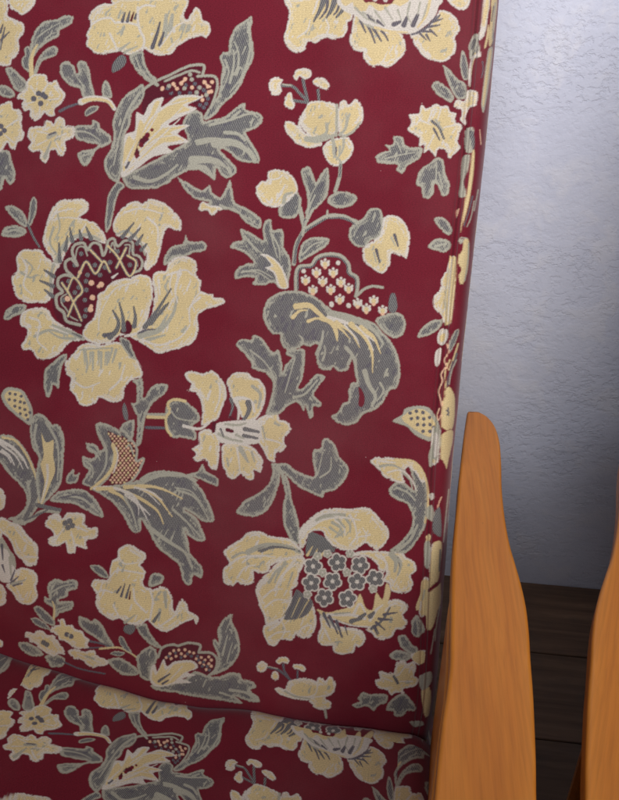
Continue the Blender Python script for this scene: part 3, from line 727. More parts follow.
S W 10 8 470,500 520,498 570,500 620,515
S W 9 5 575,495 600,455 625,500
S W 10 5 640,520 665,480 690,460
S W 5 5 480,510 560,540 640,548
S L 6 4 500,495 560,490
S G 14 8 565,525 600,515
S G 14 8 600,512 620,495
S G 14 7 640,505 655,490
Q 412,305 510,290 600,300 405,372 490,365 588,367 458,430 550,435 660,355
q 390,418 652,395 470,255 548,330 450,330 560,255 430,265 
; right curl leaf
@C4
E 250,420 275,400 310,420 335,440 330,400 320,350 350,345 385,400 395,450 388,540 380,590 350,640 310,690 260,690 240,680 280,650 320,600 330,550 310,500 270,480 240,460 235,435
S L 8 6 265,430 310,450 340,480
S L 12 7 270,680 320,640 350,580
F 160,325 185,308 240,310 290,315 340,325 370,360 385,400 365,410 340,370 310,350 290,380 300,410 270,410 220,390 190,355
S C 7 6 260,318 330,325 370,365 390,430 390,520 380,570
S L 9 4 200,345 250,340 300,365
S L 7 4 290,370 320,400 330,440
S W 6 4 230,370 280,360 320,390 345,440
S W 6 5 200,325 260,330
=L 250,165 288,140 300,115 350,103 398,113 432,165 438,205 400,245 338,218 308,187
=C 285,155 310,130 350,115 388,125 418,168 422,200 398,228 345,202 315,180
O K 7 320,133 345,125 372,130 325,155 350,152 375,155 398,150 350,178 375,180 400,178 372,205 400,205 415,190
S L 8 8 262,165 285,160
F 410,190 440,200 435,320 400,340 405,240
=C 450,90 475,50 495,60 492,150 475,200 445,180
S K 4 3 462,120 475,150
=C 445,230 485,215 475,310 465,345 445,300
E 385,510 410,520 410,560 385,550
S W 6 5 400,460 405,475
@D6
F 370,360 395,355 395,420 375,505 355,490
F 400,230 442,205 437,300 420,360 398,350
=C 395,400 435,380 430,470 410,550 385,550
S C 7 6 395,180 385,210
E 378,220 395,215 395,310 378,300
E 325,530 350,500 380,560 345,590
@D8
E 270,145 300,140 330,180 350,190 350,235 320,215 285,190
E 238,220 265,200 310,210 325,230 300,245 255,240
F 325,215 380,200 375,240 355,260 330,240
E 88,420 120,405 110,395 130,370 160,375 200,375 230,380 225,410 190,425 175,445 150,425 110,435
E 270,380 300,375 325,400 345,430 335,445 310,445 290,465 260,465 250,445 225,440 235,410
F 180,320 200,315 195,285 230,290 255,285 265,250 295,240 310,255 335,245 345,270 340,300 355,320 340,345 300,355 295,375 265,370 245,380 225,360 190,350
S G 7 4 255,305 270,335
S K 5 3 265,315 275,335
S W 3 5 275,300 300,265
S W 3 5 250,325 210,310
S W 3 5 280,325 330,325
F 355,305 385,300 380,340 360,345
=C 365,360 398,350 395,440 380,460 370,420
@D7
S K 7 6 228,268 270,278 300,300 320,318
S K 7 6 292,258 298,285 315,312
S K 6 5 350,285 350,312
S L 3 3 230,265 270,275
F 186,265 192,248 215,245 230,258 225,278 208,290 192,285
F 262,245 275,230 305,228 318,242 310,255 290,250 275,258
F 328,262 345,256 372,260 383,275 375,287 350,278 335,275
F 245,300 255,284 272,292 275,315 260,323 247,315
F 258,355 280,350 300,357 310,330 335,315 390,312 425,325 430,312 450,310 460,325 478,306 497,318 505,350 490,375 465,392 485,410 482,432 450,440 415,430 395,405 340,397 290,385
S W 4 4 305,360 350,385 400,385 425,370 430,325
S W 4 4 400,390 440,385 480,380
S L 6 4 300,365 340,385 400,395
S L 8 7 460,440 465,470
; poppy low
@D1
E 360,20 395,20 430,50 435,75 400,65 370,40
=G 495,285 500,262 535,258 540,280 520,298
E 595,105 598,70 620,48 655,65 650,90 620,105
E 545,265 585,255 600,290 625,325 650,350 625,352 585,325 555,290
F 435,40 445,5 470,-10 475,-45 520,-65 550,-45 583,-25 580,5 562,20 585,50 575,90 590,110 620,115 640,105 670,115 690,150 692,190 700,205 715,170 730,155 750,180 755,205 780,215 795,235 785,262 775,240 750,245 720,260 680,287 630,280 605,255 590,240 560,262 510,255 480,235 450,242 400,210 380,170 385,135 365,105 375,80 400,75 430,75
S W 5 5 385,132 415,120 450,130
S W 6 5 455,180 465,205 480,232
S W 6 6 535,115 540,160 560,185 585,210
S W 6 6 598,115 612,160 605,210 600,245
S W 5 5 440,70 470,40 520,45 575,55
S W 5 4 475,-10 500,15 550,10
S W 6 5 640,265 690,230 720,200
S L 12 7 660,130 665,190
S L 10 7 640,200 635,240
S K 7 3 485,145 500,95
S K 7 3 505,150 520,100
S K 7 3 468,130 485,105
S D 6 3 518,155 522,125
S G 10 5 615,245 640,210
S L 7 3 490,45 500,20
S L 9 4 500,250 540,220
; low bird leaf
@D3
E 110,430 105,390 125,365 160,342 185,360 190,400 165,440 165,480 140,480 120,465
=D 195,385 210,350 250,340 270,345 310,332 360,340 355,370 405,375 430,400 420,440 390,460 330,420 270,410 230,420 200,400
S L 7 7 193,390 208,352 250,338 272,343 312,332 360,340 355,368
S L 7 7 355,370 405,372 428,398 420,440 395,462
O P 6 225,390 240,375 255,362 275,360 285,375 300,358 318,368 300,385 335,372 345,395 365,390 380,400 395,388 375,420 395,415 405,400 360,410 385,438 405,425 265,385 245,395
O K 6 235,385 262,372 285,390 310,375 325,385 350,385 355,400 375,408 388,425 398,440 370,425
E 160,500 230,495 300,475 340,445 400,465 440,465 480,450 520,455 530,475 570,485 585,510 560,520 590,545 602,567 560,567 500,545 535,575 440,562 340,547 250,530 185,520
S L 10 6 480,520 540,530 585,560
S L 8 5 440,530 500,550
=W 160,480 165,430 180,418 190,445 215,395 228,425 262,405 330,402 352,430 310,450 345,460 290,475 330,490 260,495 220,505 180,505
=C 170,480 172,440 185,460 212,412 222,440 262,415 325,410 340,430 295,452 250,490 200,500
S W 4 3 250,420 215,470
S W 4 3 290,425 240,480
S K 8 4 195,485 240,455
S K 6 3 210,495 235,480
E 490,215 488,245 510,290 520,340 515,380 480,430 430,455 400,460 430,420 430,380 410,330 420,315 435,330 430,280 455,235
S L 8 4 450,380 470,300
S L 6 3 470,400 490,330
; low left cluster
@D1
E 190,100 220,75 260,85 280,75 310,85 308,115 275,125 270,145 235,165 290,165 290,195 240,215 220,230 210,190 180,170 178,145 195,150
S C 7 4 215,238 218,190 210,165
S L 6 4 205,130 250,105 295,95
S L 6 4 225,200 280,180
E 135,190 160,185 200,220 220,245 215,265 180,250 150,220
E 122,235 150,232 190,260 200,280 150,265
E 315,225 350,235 365,245 380,235 410,260 430,300 460,350 430,350 380,310 340,285 315,255
S K 6 5 360,325 410,335 450,350
S K 5 4 350,352 410,350
S C 6 4 400,355 470,350 510,365 545,388
E 475,310 490,305 510,340 530,375 500,360 480,335
E 440,375 460,365 500,370 480,385
E 430,400 480,390 520,410 552,440 550,460 490,460 450,430
E 75,330 110,330 150,350 175,380 130,385 85,360
E 180,385 220,375 260,395 250,425 210,430 190,410
S K 4 4 240,400 320,435 420,455
F 105,285 130,292 150,282 180,285 190,300 215,300 235,325 250,345 262,378 235,375 220,385 190,375 170,362 150,348 145,335 120,328 115,312 100,308
O G 10 175,330 188,338
F 232,238 255,235 265,255 290,260 300,275 330,285 340,305 358,318 350,338 355,350 320,358 290,348 270,330 240,322 225,300 200,285 212,265 235,258
O K 10 268,298 285,305
O L 5 277,300
F 272,365 300,355 340,365 375,360 390,380 415,390 435,405 425,425 395,425 370,432 350,420 325,400 295,395
S L 7 6 345,385 375,395
S W 3 4 345,390 310,375
S W 3 4 375,400 400,410
; low left flower
@C1
=L 0,640 40,700 60,730 60,780 0,800 -30,700
=W -10,700 30,700 48,760 30,820 0,800
S K 8 3 8,680 12,740
F 0,570 40,580 80,600 110,640 150,680 152,720 145,760 110,765 80,735 60,710 45,670 20,640 -10,620
F -20,600 10,620 5,650 -20,660
@D1
=W -10,0 50,20 70,60 40,90 0,80
S K 6 2 10,20 20,50
S L 8 5 40,-10 45,60
F 20,100 40,90 60,45 90,30 140,45 152,80 145,110 152,145 130,175 100,178 70,165 50,130
S K 7 3 45,92 75,65
S K 6 3 55,102 90,92
S K 6 3 45,80 60,40
S L 9 5 50,95 100,80
F -20,90 10,100 28,140 20,175 -20,185
F 90,-15 150,-15 150,5 130,22 105,15
F -15,310 8,320 14,340 0,350 -15,345
@X 440 0 6.157
=W 275,-10 305,-10 306,40 290,110 285,175 270,210 250,200 255,120 262,60
=C 282,-5 300,0 298,50 280,130 272,170 262,150 268,80
=W 250,200 268,215 245,245 232,235
=C 318,-10 350,-10 348,60 335,170 325,250 310,285 300,270 305,180 315,80
=C 296,150 304,190 290,270 278,300 272,290 285,230
S K 6 4 325,180 330,240 322,285
S K 5 4 330,40 318,130
S L 6 5 340,20 322,240
=L 300,300 325,305 300,520 270,690 255,640 270,500 285,380
=C 303,320 318,320 290,520 268,660 262,620 278,480
S K 5 4 262,380 266,430 255,480
=L 205,215 235,215 230,280 195,330 175,290
=G 205,240 222,250 200,310 190,290
=W 225,330 245,310 250,350 215,350 195,410 188,520 175,525 178,430 195,350
@X 440 120 6.157
=L 165,55 205,50 205,110 210,150 195,200 160,195 165,130
=G 180,70 205,75 212,140 205,190 190,130
=L 150,220 185,220 175,290 150,330 145,400 160,450 150,475 115,470 125,380 130,290
=R 165,330 178,330 168,400 155,410
=C 200,195 212,190 208,300 190,440 165,560 140,640 125,690 135,600 160,480 185,330
S K 6 4 200,470 175,570 145,660
S L 5 4 210,500 190,600 165,660
S P 4 4 245,60 252,150
S L 5 4 235,430 210,560
=P 100,560 118,545 110,580 100,600
S L 7 6 115,745 130,725 165,730
@X 420 240 6.157
=L 240,0 270,-5 262,15 245,25
=C 270,0 300,0 302,100 290,200 265,270 245,265 240,220 255,180 235,140 238,100 262,60
S L 6 5 300,20 295,130 275,250
=C 180,115 195,108 222,110 215,250 190,490 175,520 150,520 165,440
S L 5 5 178,180 160,330 158,420
S W 7 7 195,120 180,300 172,500
E 215,560 240,555 225,620 185,690 178,640
=W 110,590 140,555 168,560 160,620 135,650 108,630
=C 120,600 140,575 155,580 150,615 130,632
=W 95,690 130,665 125,740 108,780 90,760
S C 8 7 235,640 210,720 180,800
S G 8 6 225,700 205,780
S P 7 6 165,640 175,690 150,740 170,790
@X 410 360 6.157
S C 7 6 245,0 215,80 225,200
S K 6 4 262,10 235,120 232,190
S L 6 5 285,0 255,70 240,150
=C 215,190 240,165 260,190 275,230 275,330 262,420 235,420 195,410 190,370 205,300 195,260 215,240
S K 7 4 225,310 240,325 225,340
S K 5 4 235,295 238,345
=C 195,460 260,430 262,500 240,600 225,670 212,620 190,610 192,540
=L 145,415 185,425 188,520 165,615 138,610 130,660 118,650 115,580 140,500
=W 150,450 175,470 170,580 145,590
S P 8 8 215,50 190,90 200,130 175,190 190,250 195,280
S P 7 6 180,300 165,340 175,370 190,340
@X 400 480 6.157
=W 175,90 205,80 210,110 190,125
=L 170,165 200,160 215,250 190,250 165,220
S P 5 4 255,105 235,160 228,250
=G 215,200 245,170 255,290 248,350 205,320 200,270
S L 6 5 300,60 285,200 268,380
S G 6 5 310,80 292,260
=C 160,345 188,340 185,370 165,375
=L 150,390 185,385 180,530 155,530
=C 205,390 245,375 258,400 250,500 235,620 205,630 180,620 190,480
S G 6 5 248,430 242,560
=C 140,615 235,640 250,640 240,790 100,800 125,700
=R 175,670 235,625 235,650 180,690
S L 8 6 150,680 135,760
S K 5 4 270,640 262,760
@X 400 600 6.157
=C 115,10 235,0 220,110 195,175 165,175 160,100 130,90
S W 9 8 130,10 125,60
E 80,130 105,120 115,210 95,225 70,200
=C 75,360 100,320 150,315 150,380 120,395
S L 5 4 245,40 225,150 215,250
S L 5 4 215,180 190,330
=L 125,470 190,440 195,500 150,560 120,530
=C 140,560 190,560 180,700 150,710
=L 60,750 130,745 145,770 90,780
; ---- overlay of inner drawing
@B3
S L 8 4 210,220 235,270 240,320
S L 7 4 110,240 150,290
S L 7 4 90,365 150,370 200,400
S L 8 5 345,130 380,60
S L 7 4 330,300 370,260 415,245
@C2
S C 12 4 -50,475 40,478 120,515 190,565 214,615
S C 13 4 60,468 160,465 225,482 290,515
S C 11 4 130,475 190,510 248,585
S C 10 4 0,482 50,510 82,555
S W 9 3 20,472 90,500 130,560 150,600
S W 7 3 100,470 160,485 210,520
S L 14 6 170,640 240,690 300,730 330,790
S L 10 5 130,440 210,415 300,425 340,450
S L 9 4 270,480 340,510 395,595
S L 9 4 255,560 310,610 365,670
S L 9 4 60,510 90,570 110,640
@C1
H 435,235 560,440
S L 9 5 400,240 425,300 420,370 380,430
S L 7 4 355,290 385,310 400,340
S L 7 4 345,345 370,370 370,410
S L 9 5 185,190 225,260 235,330 230,420
S L 9 5 145,200 140,260 165,340
S W 12 5 0,262 50,290 90,330 112,372
S W 8 4 10,300 40,325 58,360
S L 9 5 110,430 120,500 90,570
@A2
S L 14 7 -60,710 0,725 60,700 110,660
S L 10 5 240,500 320,480 400,455 430,470
S L 12 6 190,575 250,565 310,580
S W 8 3 -100,660 -50,560 40,440 150,400
S W 8 3 -90,680 20,570 120,475
S W 7 3 -60,660 40,590 130,560
S C 10 3 -80,640 -30,520 15,440
S L 10 5 395,90 400,200 370,300 320,370
S L 8 4 300,240 315,290 290,360
@A1
S L 10 5 560,370 515,440 480,540 455,660
S L 8 4 540,400 500,470
S L 10 5 630,340 600,320 565,280 545,230
@B1
S L 9 7 320,540 268,525 255,490 230,468 226,425 250,408 232,382 236,352 265,340 292,348 266,320 262,290 285,276 310,302 289,250 300,220 335,213 350,240 370,213 400,220 412,262 425,240 433,205 455,195 470,225 500,203 530,210 532,255 555,265 570,290 560,320 535,330
S C 6 5 248,372 285,430 326,522
S C 6 5 272,505 300,440 330,402 296,350 270,400
S C 6 5 312,350 345,287 382,335 415,285 440,328
S C 6 5 433,225 470,265 518,345 545,290 510,262
S C 6 5 505,232 465,312
S C 6 5 362,240 410,290
S G 16 5 440,588 468,560 474,525 452,482
S G 14 4 495,560 492,510 478,452
S G 14 4 537,545 542,510 535,468
S K 10 3 420,585 455,570
S L 9 5 340,640 350,700 345,730
S L 9 5 372,650 372,720
S L 9 5 405,650 405,715
S L 9 5 435,650 428,700
S L 9 5 465,640 450,690
S L 10 5 140,585 200,560 270,580
S L 8 4 215,150 200,210 230,260
S L 8 4 85,330 120,350 150,340
S G 12 4 215,345 178,320
S G 12 4 212,385 160,362
S G 12 4 210,425 178,398
S G 12 4 240,285 236,212
S G 12 4 262,240 270,185
S G 12 4 290,205 280,152
S G 12 4 325,195 318,160
S G 12 4 365,195 345,148
@B2
S G 12 4 50,188 95,132
S G 12 4 80,198 122,152
S G 11 4 108,215 132,178
S G 11 4 125,240 148,215
S L 16 7 120,585 200,560 250,500 270,430
S G 14 4 140,548 190,480 245,395
S G 12 4 160,535 215,475 235,450
S W 9 4 280,330 262,400 270,450
S W 8 4 360,430 320,470 320,530
S W 8 4 195,360 200,420
@D5
S G 7 3 180,235 250,215 320,225 355,245
S L 12 6 150,245 220,218 300,222 350,240
S G 6 3 195,243 260,228 340,238
S W 9 5 360,180 390,135 450,95 520,90
S L 10 6 450,110 500,110 540,150
S L 8 5 480,150 520,180
S W 8 4 560,100 580,140 590,200
S L 8 5 90,270 130,250 170,265
S L 9 5 235,370 270,320 310,295
S W 9 4 260,400 290,340 350,290
S W 8 4 240,560 280,530 300,500
S K 9 3 455,495 480,550
S K 9 3 478,505 512,575
S K 9 3 505,525 530,590
S W 8 5 460,560 480,600
@D6
S K 8 3 195,515 250,520
S K 8 3 185,530 220,560
S K 8 3 215,498 268,490
S K 8 3 175,545 190,580
S L 9 5 250,265 285,295 270,340
S W 9 4 185,260 225,290 230,340
@X 270 290 7.74
@A4
S L 7 4 -60,30 -20,70 30,95
S L 6 3 -30,50 20,80
S L 7 3 20,45 60,100
S L 7 3 60,30 90,80
S L 7 3 160,10 150,60 165,95
S L 7 3 200,10 190,60
S L 7 3 230,20 205,90
S L 7 3 110,40 125,80
S K 9 4 30,85 55,105
S C 9 5 240,0 225,60 190,110
S C 8 4 20,110 80,125 150,130
S K 5 3 -10,60 5,80
@C2
@D5
S W 7 4 80,300 120,270 200,262 260,268
S W 7 4 110,350 140,310 180,300
S W 7 4 215,430 250,400 290,395
S W 6 4 220,470 260,440 310,440
S W 6 4 235,590 270,570 320,565
S W 6 4 350,580 370,550 400,540
S W 7 4 390,160 450,120 530,110 600,120
S W 6 4 560,220 590,190 640,180
@B2
S W 7 4 60,90 110,75 160,80 210,95
S W 7 4 150,110 190,150 190,220
S W 7 4 230,340 300,320 330,340
S W 7 4 130,600 200,620 280,590 320,540
@B1
S W 7 4 200,120 230,90 290,75
S W 7 4 95,280 110,320 95,380 130,420
S W 7 4 120,510 160,530 150,600 190,640
S W 7 4 290,760 340,790 400,770
S W 7 4 440,800 480,760 500,700
S W 6 4 430,430 470,390 540,370

@X 130 60 6.15
O L 13 335,175 428,170 370,90 410,200 470,215 240,160 380,120
O P 10 340,118 270,148 315,148 290,175 197,180 383,170 455,138 505,138 478,165 500,195 445,245
O D 9 360,145 225,190 250,190 430,215
@X 270 100 6.15
S L 26 14 225,240 300,250 400,215
S L 16 6 350,150 345,200 290,230
S L 16 8 480,100 460,180 420,215
S L 12 8 410,60 412,200
S L 14 8 390,280 395,340 430,370
S L 12 8 430,285 425,340
S W 16 8 210,90 180,150 200,200
@C1
F 200,560 235,555 250,575 270,548 300,548 340,560 340,595 360,610 390,610 388,650 345,665 350,695 320,690 305,685 300,715 270,710 262,670 240,685 200,680 192,655 215,640 205,620 178,600
O G 11 262,592 280,585 290,602 272,610
S W 4 6 300,605 350,625
S W 4 6 285,625 300,680
S W 4 6 255,615 220,660
'''
SS = 3.0            # raster cells per traced unit
PW, PH = 500, 745   # extent of the drawn cloth
REG = {'A1':(0,0),'A2':(150,0),'A3':(260,0),'A4':(370,0),'B1':(0,190),'B2':(110,190),'B3':(220,180),'B4':(330,190),
       'C1':(0,375),'C2':(110,370),'C3':(210,350),'C4':(330,380),'D1':(0,560),'D3':(110,560),'D5':(210,490),
       'D6':(330,490),'D7':(210,600),'D8':(330,600)}
CLS = 'RCWLGKDP'
MX = 24             # margin in units around the drawn cloth
def smooth_closed(p, k=4, t=0.42):
    p = np.asarray(p, float); n = len(p)
    a, b, c, d = np.roll(p,1,0), p, np.roll(p,-1,0), np.roll(p,-2,0)
    out = []
    for i in range(k):
        s = i/k; h1 = 2*s**3-3*s**2+1; h2 = -2*s**3+3*s**2; h3 = s**3-2*s**2+s; h4 = s**3-s**2
        out.append(h1*b + h2*c + h3*t*(c-a) + h4*t*(d-b))
    return np.stack(out,1).reshape(-1,2)
def smooth_open(p, k=5):
    p = np.asarray(p, float)
    if len(p) < 3: return p
    q = np.vstack([2*p[0]-p[1], p, 2*p[-1]-p[-2]]); out = []
    for j in range(1, len(q)-2):
        a,b,c,d = q[j-1],q[j],q[j+1],q[j+2]
        for i in range(k):
            s = i/k
            out.append(0.5*((2*b)+(-a+c)*s+(2*a-5*b+4*c-d)*s*s+(-a+3*b-3*c+d)*s**3))
    out.append(p[-1]); return np.array(out)
def vnoise(shape, cell, seed):
    rs = np.random.RandomState(seed); h, w = shape
    gh, gw = int(h/cell)+3, int(w/cell)+3; g = rs.rand(gh, gw)*2-1
    y = np.arange(h)/cell; x = np.arange(w)/cell; yi = y.astype(int); xi = x.astype(int)
    fy = (y-yi); fx = (x-xi); fy = fy*fy*(3-2*fy); fx = fx*fx*(3-2*fx)
    a = g[yi][:,xi]; b = g[yi][:,xi+1]; c = g[yi+1][:,xi]; d = g[yi+1][:,xi+1]
    return (a*(1-fx)+b*fx)*(1-fy)[:,None] + (c*(1-fx)+d*fx)*fy[:,None]
class Cloth:
    def __init__(s):
        s.W = int((PW+2*MX)*SS); s.H = int((PH+2*MX)*SS)
        s.a = np.zeros((s.H, s.W), np.uint8)
        s.n = vnoise((s.H,s.W), 7, 3)*0.6 + vnoise((s.H,s.W), 3, 5)*0.5
        s.fe = vnoise((s.H, s.W), 2.6, 11); s.fe = (s.fe+np.roll(s.fe,3,0)+np.roll(s.fe,6,0))/1.6
        a_ = vnoise((s.H, s.W), 20, 21); s.notch = np.maximum(0, 1-np.abs(a_)/0.17)
        s.patch = vnoise((s.H, s.W), 26, 31)+0.5*vnoise((s.H, s.W), 9, 32)
        s.fold = vnoise((s.H, s.W), 22, 41)*0.8+0.35*vnoise((s.H, s.W), 9, 42)
        k_ = vnoise((s.H, s.W*2), 5, 51); r_ = np.arange(s.H); c_ = np.arange(s.W)   # slanting streaks
        s.streak = np.zeros((s.H, s.W))
        for q in range(0, 30, 3):
            s.streak += k_[np.clip(r_-q, 0, None)][:, np.clip(c_+int(q*0.45), 0, 2*s.W-1)]
        s.streak /= 5.5
        yy, xx = np.mgrid[0:s.H, 0:s.W]
        s.stip = (((xx//2+(yy//2)) % 2) == 0) & (((yy//2) % 2) == 0) | ((xx//2+yy//4*1) % 3 == 0)
        s.tooth = (np.abs(((yy + (xx//5)*3) % 6) - 3)/3.0 - 0.5)
    def win(s, x0, y0, x1, y1):
        return max(int(x0),0), max(int(y0),0), min(int(x1)+2,s.W), min(int(y1)+2,s.H)
    def poly(s, pts):
        """inside mask and distance to the outline in cells, within a window"""
        p = np.asarray(pts); pad = 12
        x0,y0,x1,y1 = s.win(p[:,0].min()-pad, p[:,1].min()-pad, p[:,0].max()+pad, p[:,1].max()+pad)
        if x1<=x0 or y1<=y0: return None
        h, w = y1-y0, x1-x0
        acc = np.zeros((h, w+1), np.int32)
        q = np.roll(p,-1,0); rows = np.arange(y0,y1)+0.5
        for (ax,ay),(bx,by) in zip(p,q):
            if ay == by: continue
            lo, hi = min(ay,by), max(ay,by)
            r0 = max(int(np.ceil(lo-0.5)), y0); r1 = min(int(np.ceil(hi-0.5)), y1)
            if r1 <= r0: continue
            ry = rows[r0-y0:r1-y0]; cx = ax+(bx-ax)*(ry-ay)/(by-ay)
            ci = np.clip(np.ceil(cx-0.5-x0).astype(int), 0, w)
            np.add.at(acc, (np.arange(r0,r1)-y0, ci), 1)
        inside = (np.cumsum(acc,1)[:,:w] & 1).astype(bool)
        d = np.full((h,w), 1e3, np.float32)
        for (ax,ay),(bx,by) in zip(p,q):
            s.seg(d, x0,y0, ax,ay,bx,by, 11)
        return (x0,y0,x1,y1), inside, d
    def seg(s, d, x0, y0, ax,ay,bx,by, r, r0=0, r1=0):
        h,w = d.shape
        u0 = max(int(min(ax,bx)-r)-x0,0); u1 = min(int(max(ax,bx)+r)+2-x0,w)
        v0 = max(int(min(ay,by)-r)-y0,0); v1 = min(int(max(ay,by)+r)+2-y0,h)
        if u1<=u0 or v1<=v0: return
        X = (np.arange(u0,u1)+x0+0.5)[None,:]; Y = (np.arange(v0,v1)+y0+0.5)[:,None]
        dx,dy = bx-ax, by-ay; L = dx*dx+dy*dy+1e-9
        t = np.clip(((X-ax)*dx+(Y-ay)*dy)/L,0,1)
        dd = np.sqrt((X-ax-t*dx)**2+(Y-ay-t*dy)**2) - (r0+(r1-r0)*t)
        sub = d[v0:v1,u0:u1]; np.minimum(sub, dd, out=sub)
    def shape(s, polys, fill, line=None, lw=2.0, rough=0.5):
        full = None
        ins = []
        for pts in polys:
            r = s.poly(smooth_closed(pts))
            if r is None: continue
            (x0,y0,x1,y1), m, d = r
            n = s.n[y0:y1,x0:x1]; t = s.tooth[y0:y1,x0:x1]
            sd = np.where(m, -d, d)
            if line: sd = sd+s.notch[y0:y1,x0:x1]*np.clip(1+sd/(5*SS), 0, 1)*SS*(1.7 if fill == 'C' else 1.0)*min(1, float(-sd.min())/SS/7)
            outer = sd < (n*0.5 + t*1.9)*rough*2
            ins.append(((x0,y0,x1,y1), sd, outer))
        for (x0,y0,x1,y1), sd, outer in ins:
            s.a[y0:y1,x0:x1][outer] = CLS.index(line or fill)
        if line:
            for (x0,y0,x1,y1), sd, outer in ins:
                n = s.n[y0:y1,x0:x1]; t = s.tooth[y0:y1,x0:x1]
                deep = float(-sd.min())/SS; l_ = min(lw, 0.44*deep)
                f = s.fe[y0:y1,x0:x1]
                inner = sd < -(l_*SS*(1+0.25*n+0.30*f) + t*1.7)
                s.a[y0:y1,x0:x1][inner] = CLS.index(fill)
                if deep > 5:
                    p_ = s.patch[y0:y1,x0:x1]; dp = -sd/SS; st_ = s.stip[y0:y1,x0:x1]; b_ = s.fold[y0:y1,x0:x1]; sub = s.a[y0:y1,x0:x1]
                    near = inner & (p_ > 0.0) & (dp < l_+1.0+7*p_) & st_
                    sub[near] = CLS.index(line)
                    if fill == 'C':     # petal folds: pale lines that echo the lobes, grey tinting in a few hollows
                        for off, lo in ((5.5, -0.25), (10.5, 0.0)):
                            m = inner & (np.abs(dp+3.2*b_-off) < 0.55+0.5*np.clip(p_-lo, 0, 1)) & (p_ > lo)
                            sub[m] = CLS.index('W')
                        m = inner & (b_ > 0.10) & (dp > 3.5) & (s.streak[y0:y1,x0:x1] > 0.46); sub[m] = CLS.index('W')
                        m = inner & (b_ < -0.42) & (dp > 4.5) & (s.streak[y0:y1,x0:x1] > 0.18); sub[m] = CLS.index('L')
                    else:
                        m = inner & (np.abs(dp+2.6*b_-6.5) < 0.7) & (p_ > -0.1); sub[m] = CLS.index('L')
                        m = inner & (s.streak[y0:y1,x0:x1] > 0.44) & (dp > 3.4) & (b_ < 0.0); sub[m] = CLS.index('L')
                        m = inner & (s.streak[y0:y1,x0:x1] < -0.30) & (dp > 5.0) & (b_ > 0.1); sub[m] = CLS.index('K')
    def stroke(s, cls, pts, w0, w1):
        p = smooth_open(pts); r = max(w0,w1)*SS/2+3
        x0,y0,x1,y1 = s.win(p[:,0].min()-r, p[:,1].min()-r, p[:,0].max()+r, p[:,1].max()+r)
        if x1<=x0 or y1<=y0: return
        d = np.full((y1-y0,x1-x0),1e3,np.float32); n = len(p)-1
        for i in range(n):
            a = w0+(w1-w0)*i/n; b = w0+(w1-w0)*(i+1)/n
            s.seg(d,x0,y0,*p[i],*p[i+1], r+2, a*SS/2, b*SS/2)
        m = d < s.n[y0:y1,x0:x1]*0.5 + s.tooth[y0:y1,x0:x1]*1.2
        s.a[y0:y1,x0:x1][m] = CLS.index(cls)
    def dot(s, cls, c, r):
        s.stroke(cls, [c,(c[0]+.01,c[1])], 2*r/SS, 2*r/SS)
def draw(text, skip=()):
    c = Cloth(); ox = oy = 0; no = -1; sc_ = 4.0
    P = lambda tok: [((ox+float(a)/sc_+MX)*SS, (oy+float(b)/sc_+MX)*SS) for a,b in (t.split(',') for t in tok)]
    for ln in text.splitlines():
        ln = ln.strip()
        if not ln or ln[0] == ';': continue
        if ln[0] == '@':
            if ln[1] == 'X': ox, oy, sc_ = map(float, ln[2:].split())
            else: (ox, oy), sc_ = REG[ln[1:]], 4.0
            continue
        tok = ln.split()
        k = tok[0]
        if k in 'FE':
            polys = [P(part.split()) for part in ' '.join(tok[1:]).split('|')]
            if k == 'F': c.shape(polys, 'C', 'W', 2.05)
            else: c.shape(polys, 'G', 'L', 2.7)
        elif k[0] == '=': c.shape([P(tok[1:])], k[1])
        elif k == 'S': c.stroke(tok[1], P(tok[4:]), float(tok[2])/sc_*1.35, float(tok[3])/sc_*1.35)
        elif k == 'O':
            for q in P(tok[3:]): c.dot(tok[1], q, float(tok[2])/sc_*SS)
        elif k == 'H':   # small checks inside a dark field
            (ax,ay),(bx,by) = P(tok[1:3]); D = CLS.index('D'); st = 3.9*SS
            for j in range(int((by-ay)/st*1.6)):
                for i in range(int((bx-ax)/st)+1):
                    x = ax+(i+0.5*(j&1))*st; y = ay+j*st/1.6
                    xi, yi = int(x), int(y)
                    if 0<=yi<c.H and 0<=xi<c.W and c.a[yi,xi]==D:
                        c.dot('P' if (i+j)%3 else 'C', (x,y), 1.3*SS*0.9)
        elif k == 'M':   # crown-shaped white tufts
            for x,y in P(tok[1:]):
                for dx,dy,r in ((-3,-2.5,1.2),(0,-4,1.3),(3,-2.5,1.2),(-1.6,0,2.5),(1.6,0,2.5),(0,2.6,1.9)):
                    c.dot('P' if r == 1.9 else 'W',(x+dx*SS*1.15,y+dy*SS*1.1), r*SS*1.12)
                c.dot('C',(x,y), 2.3*SS)
        elif k in 'Qq':  # five-lobed pale florets on the dark disc
            R = 9.8 if k == 'Q' else 4.6
            for x,y in P(tok[1:]):
                no += 1; a0 = no*0.7
                for j in range(5):
                    a = a0+j*2*np.pi/5; c.dot('W',(x+np.cos(a)*R*.56*SS, y+np.sin(a)*R*.56*SS), R*.46*SS)
                for j in range(5):
                    a = a0+j*2*np.pi/5; c.dot('L' if k=='q' else 'G',(x+np.cos(a)*R*.52*SS, y+np.sin(a)*R*.52*SS), R*.32*SS)
                c.dot('W',(x,y), R*.2*SS)
    return c

cl = draw(PATTERN)
PAL = np.array([srgb(114, 25, 42), srgb(225, 203, 150), srgb(220, 213, 203), srgb(188, 186, 168), srgb(98, 96, 100), srgb(84, 80, 98), srgb(92, 26, 42), srgb(238, 192, 160)], np.float32)
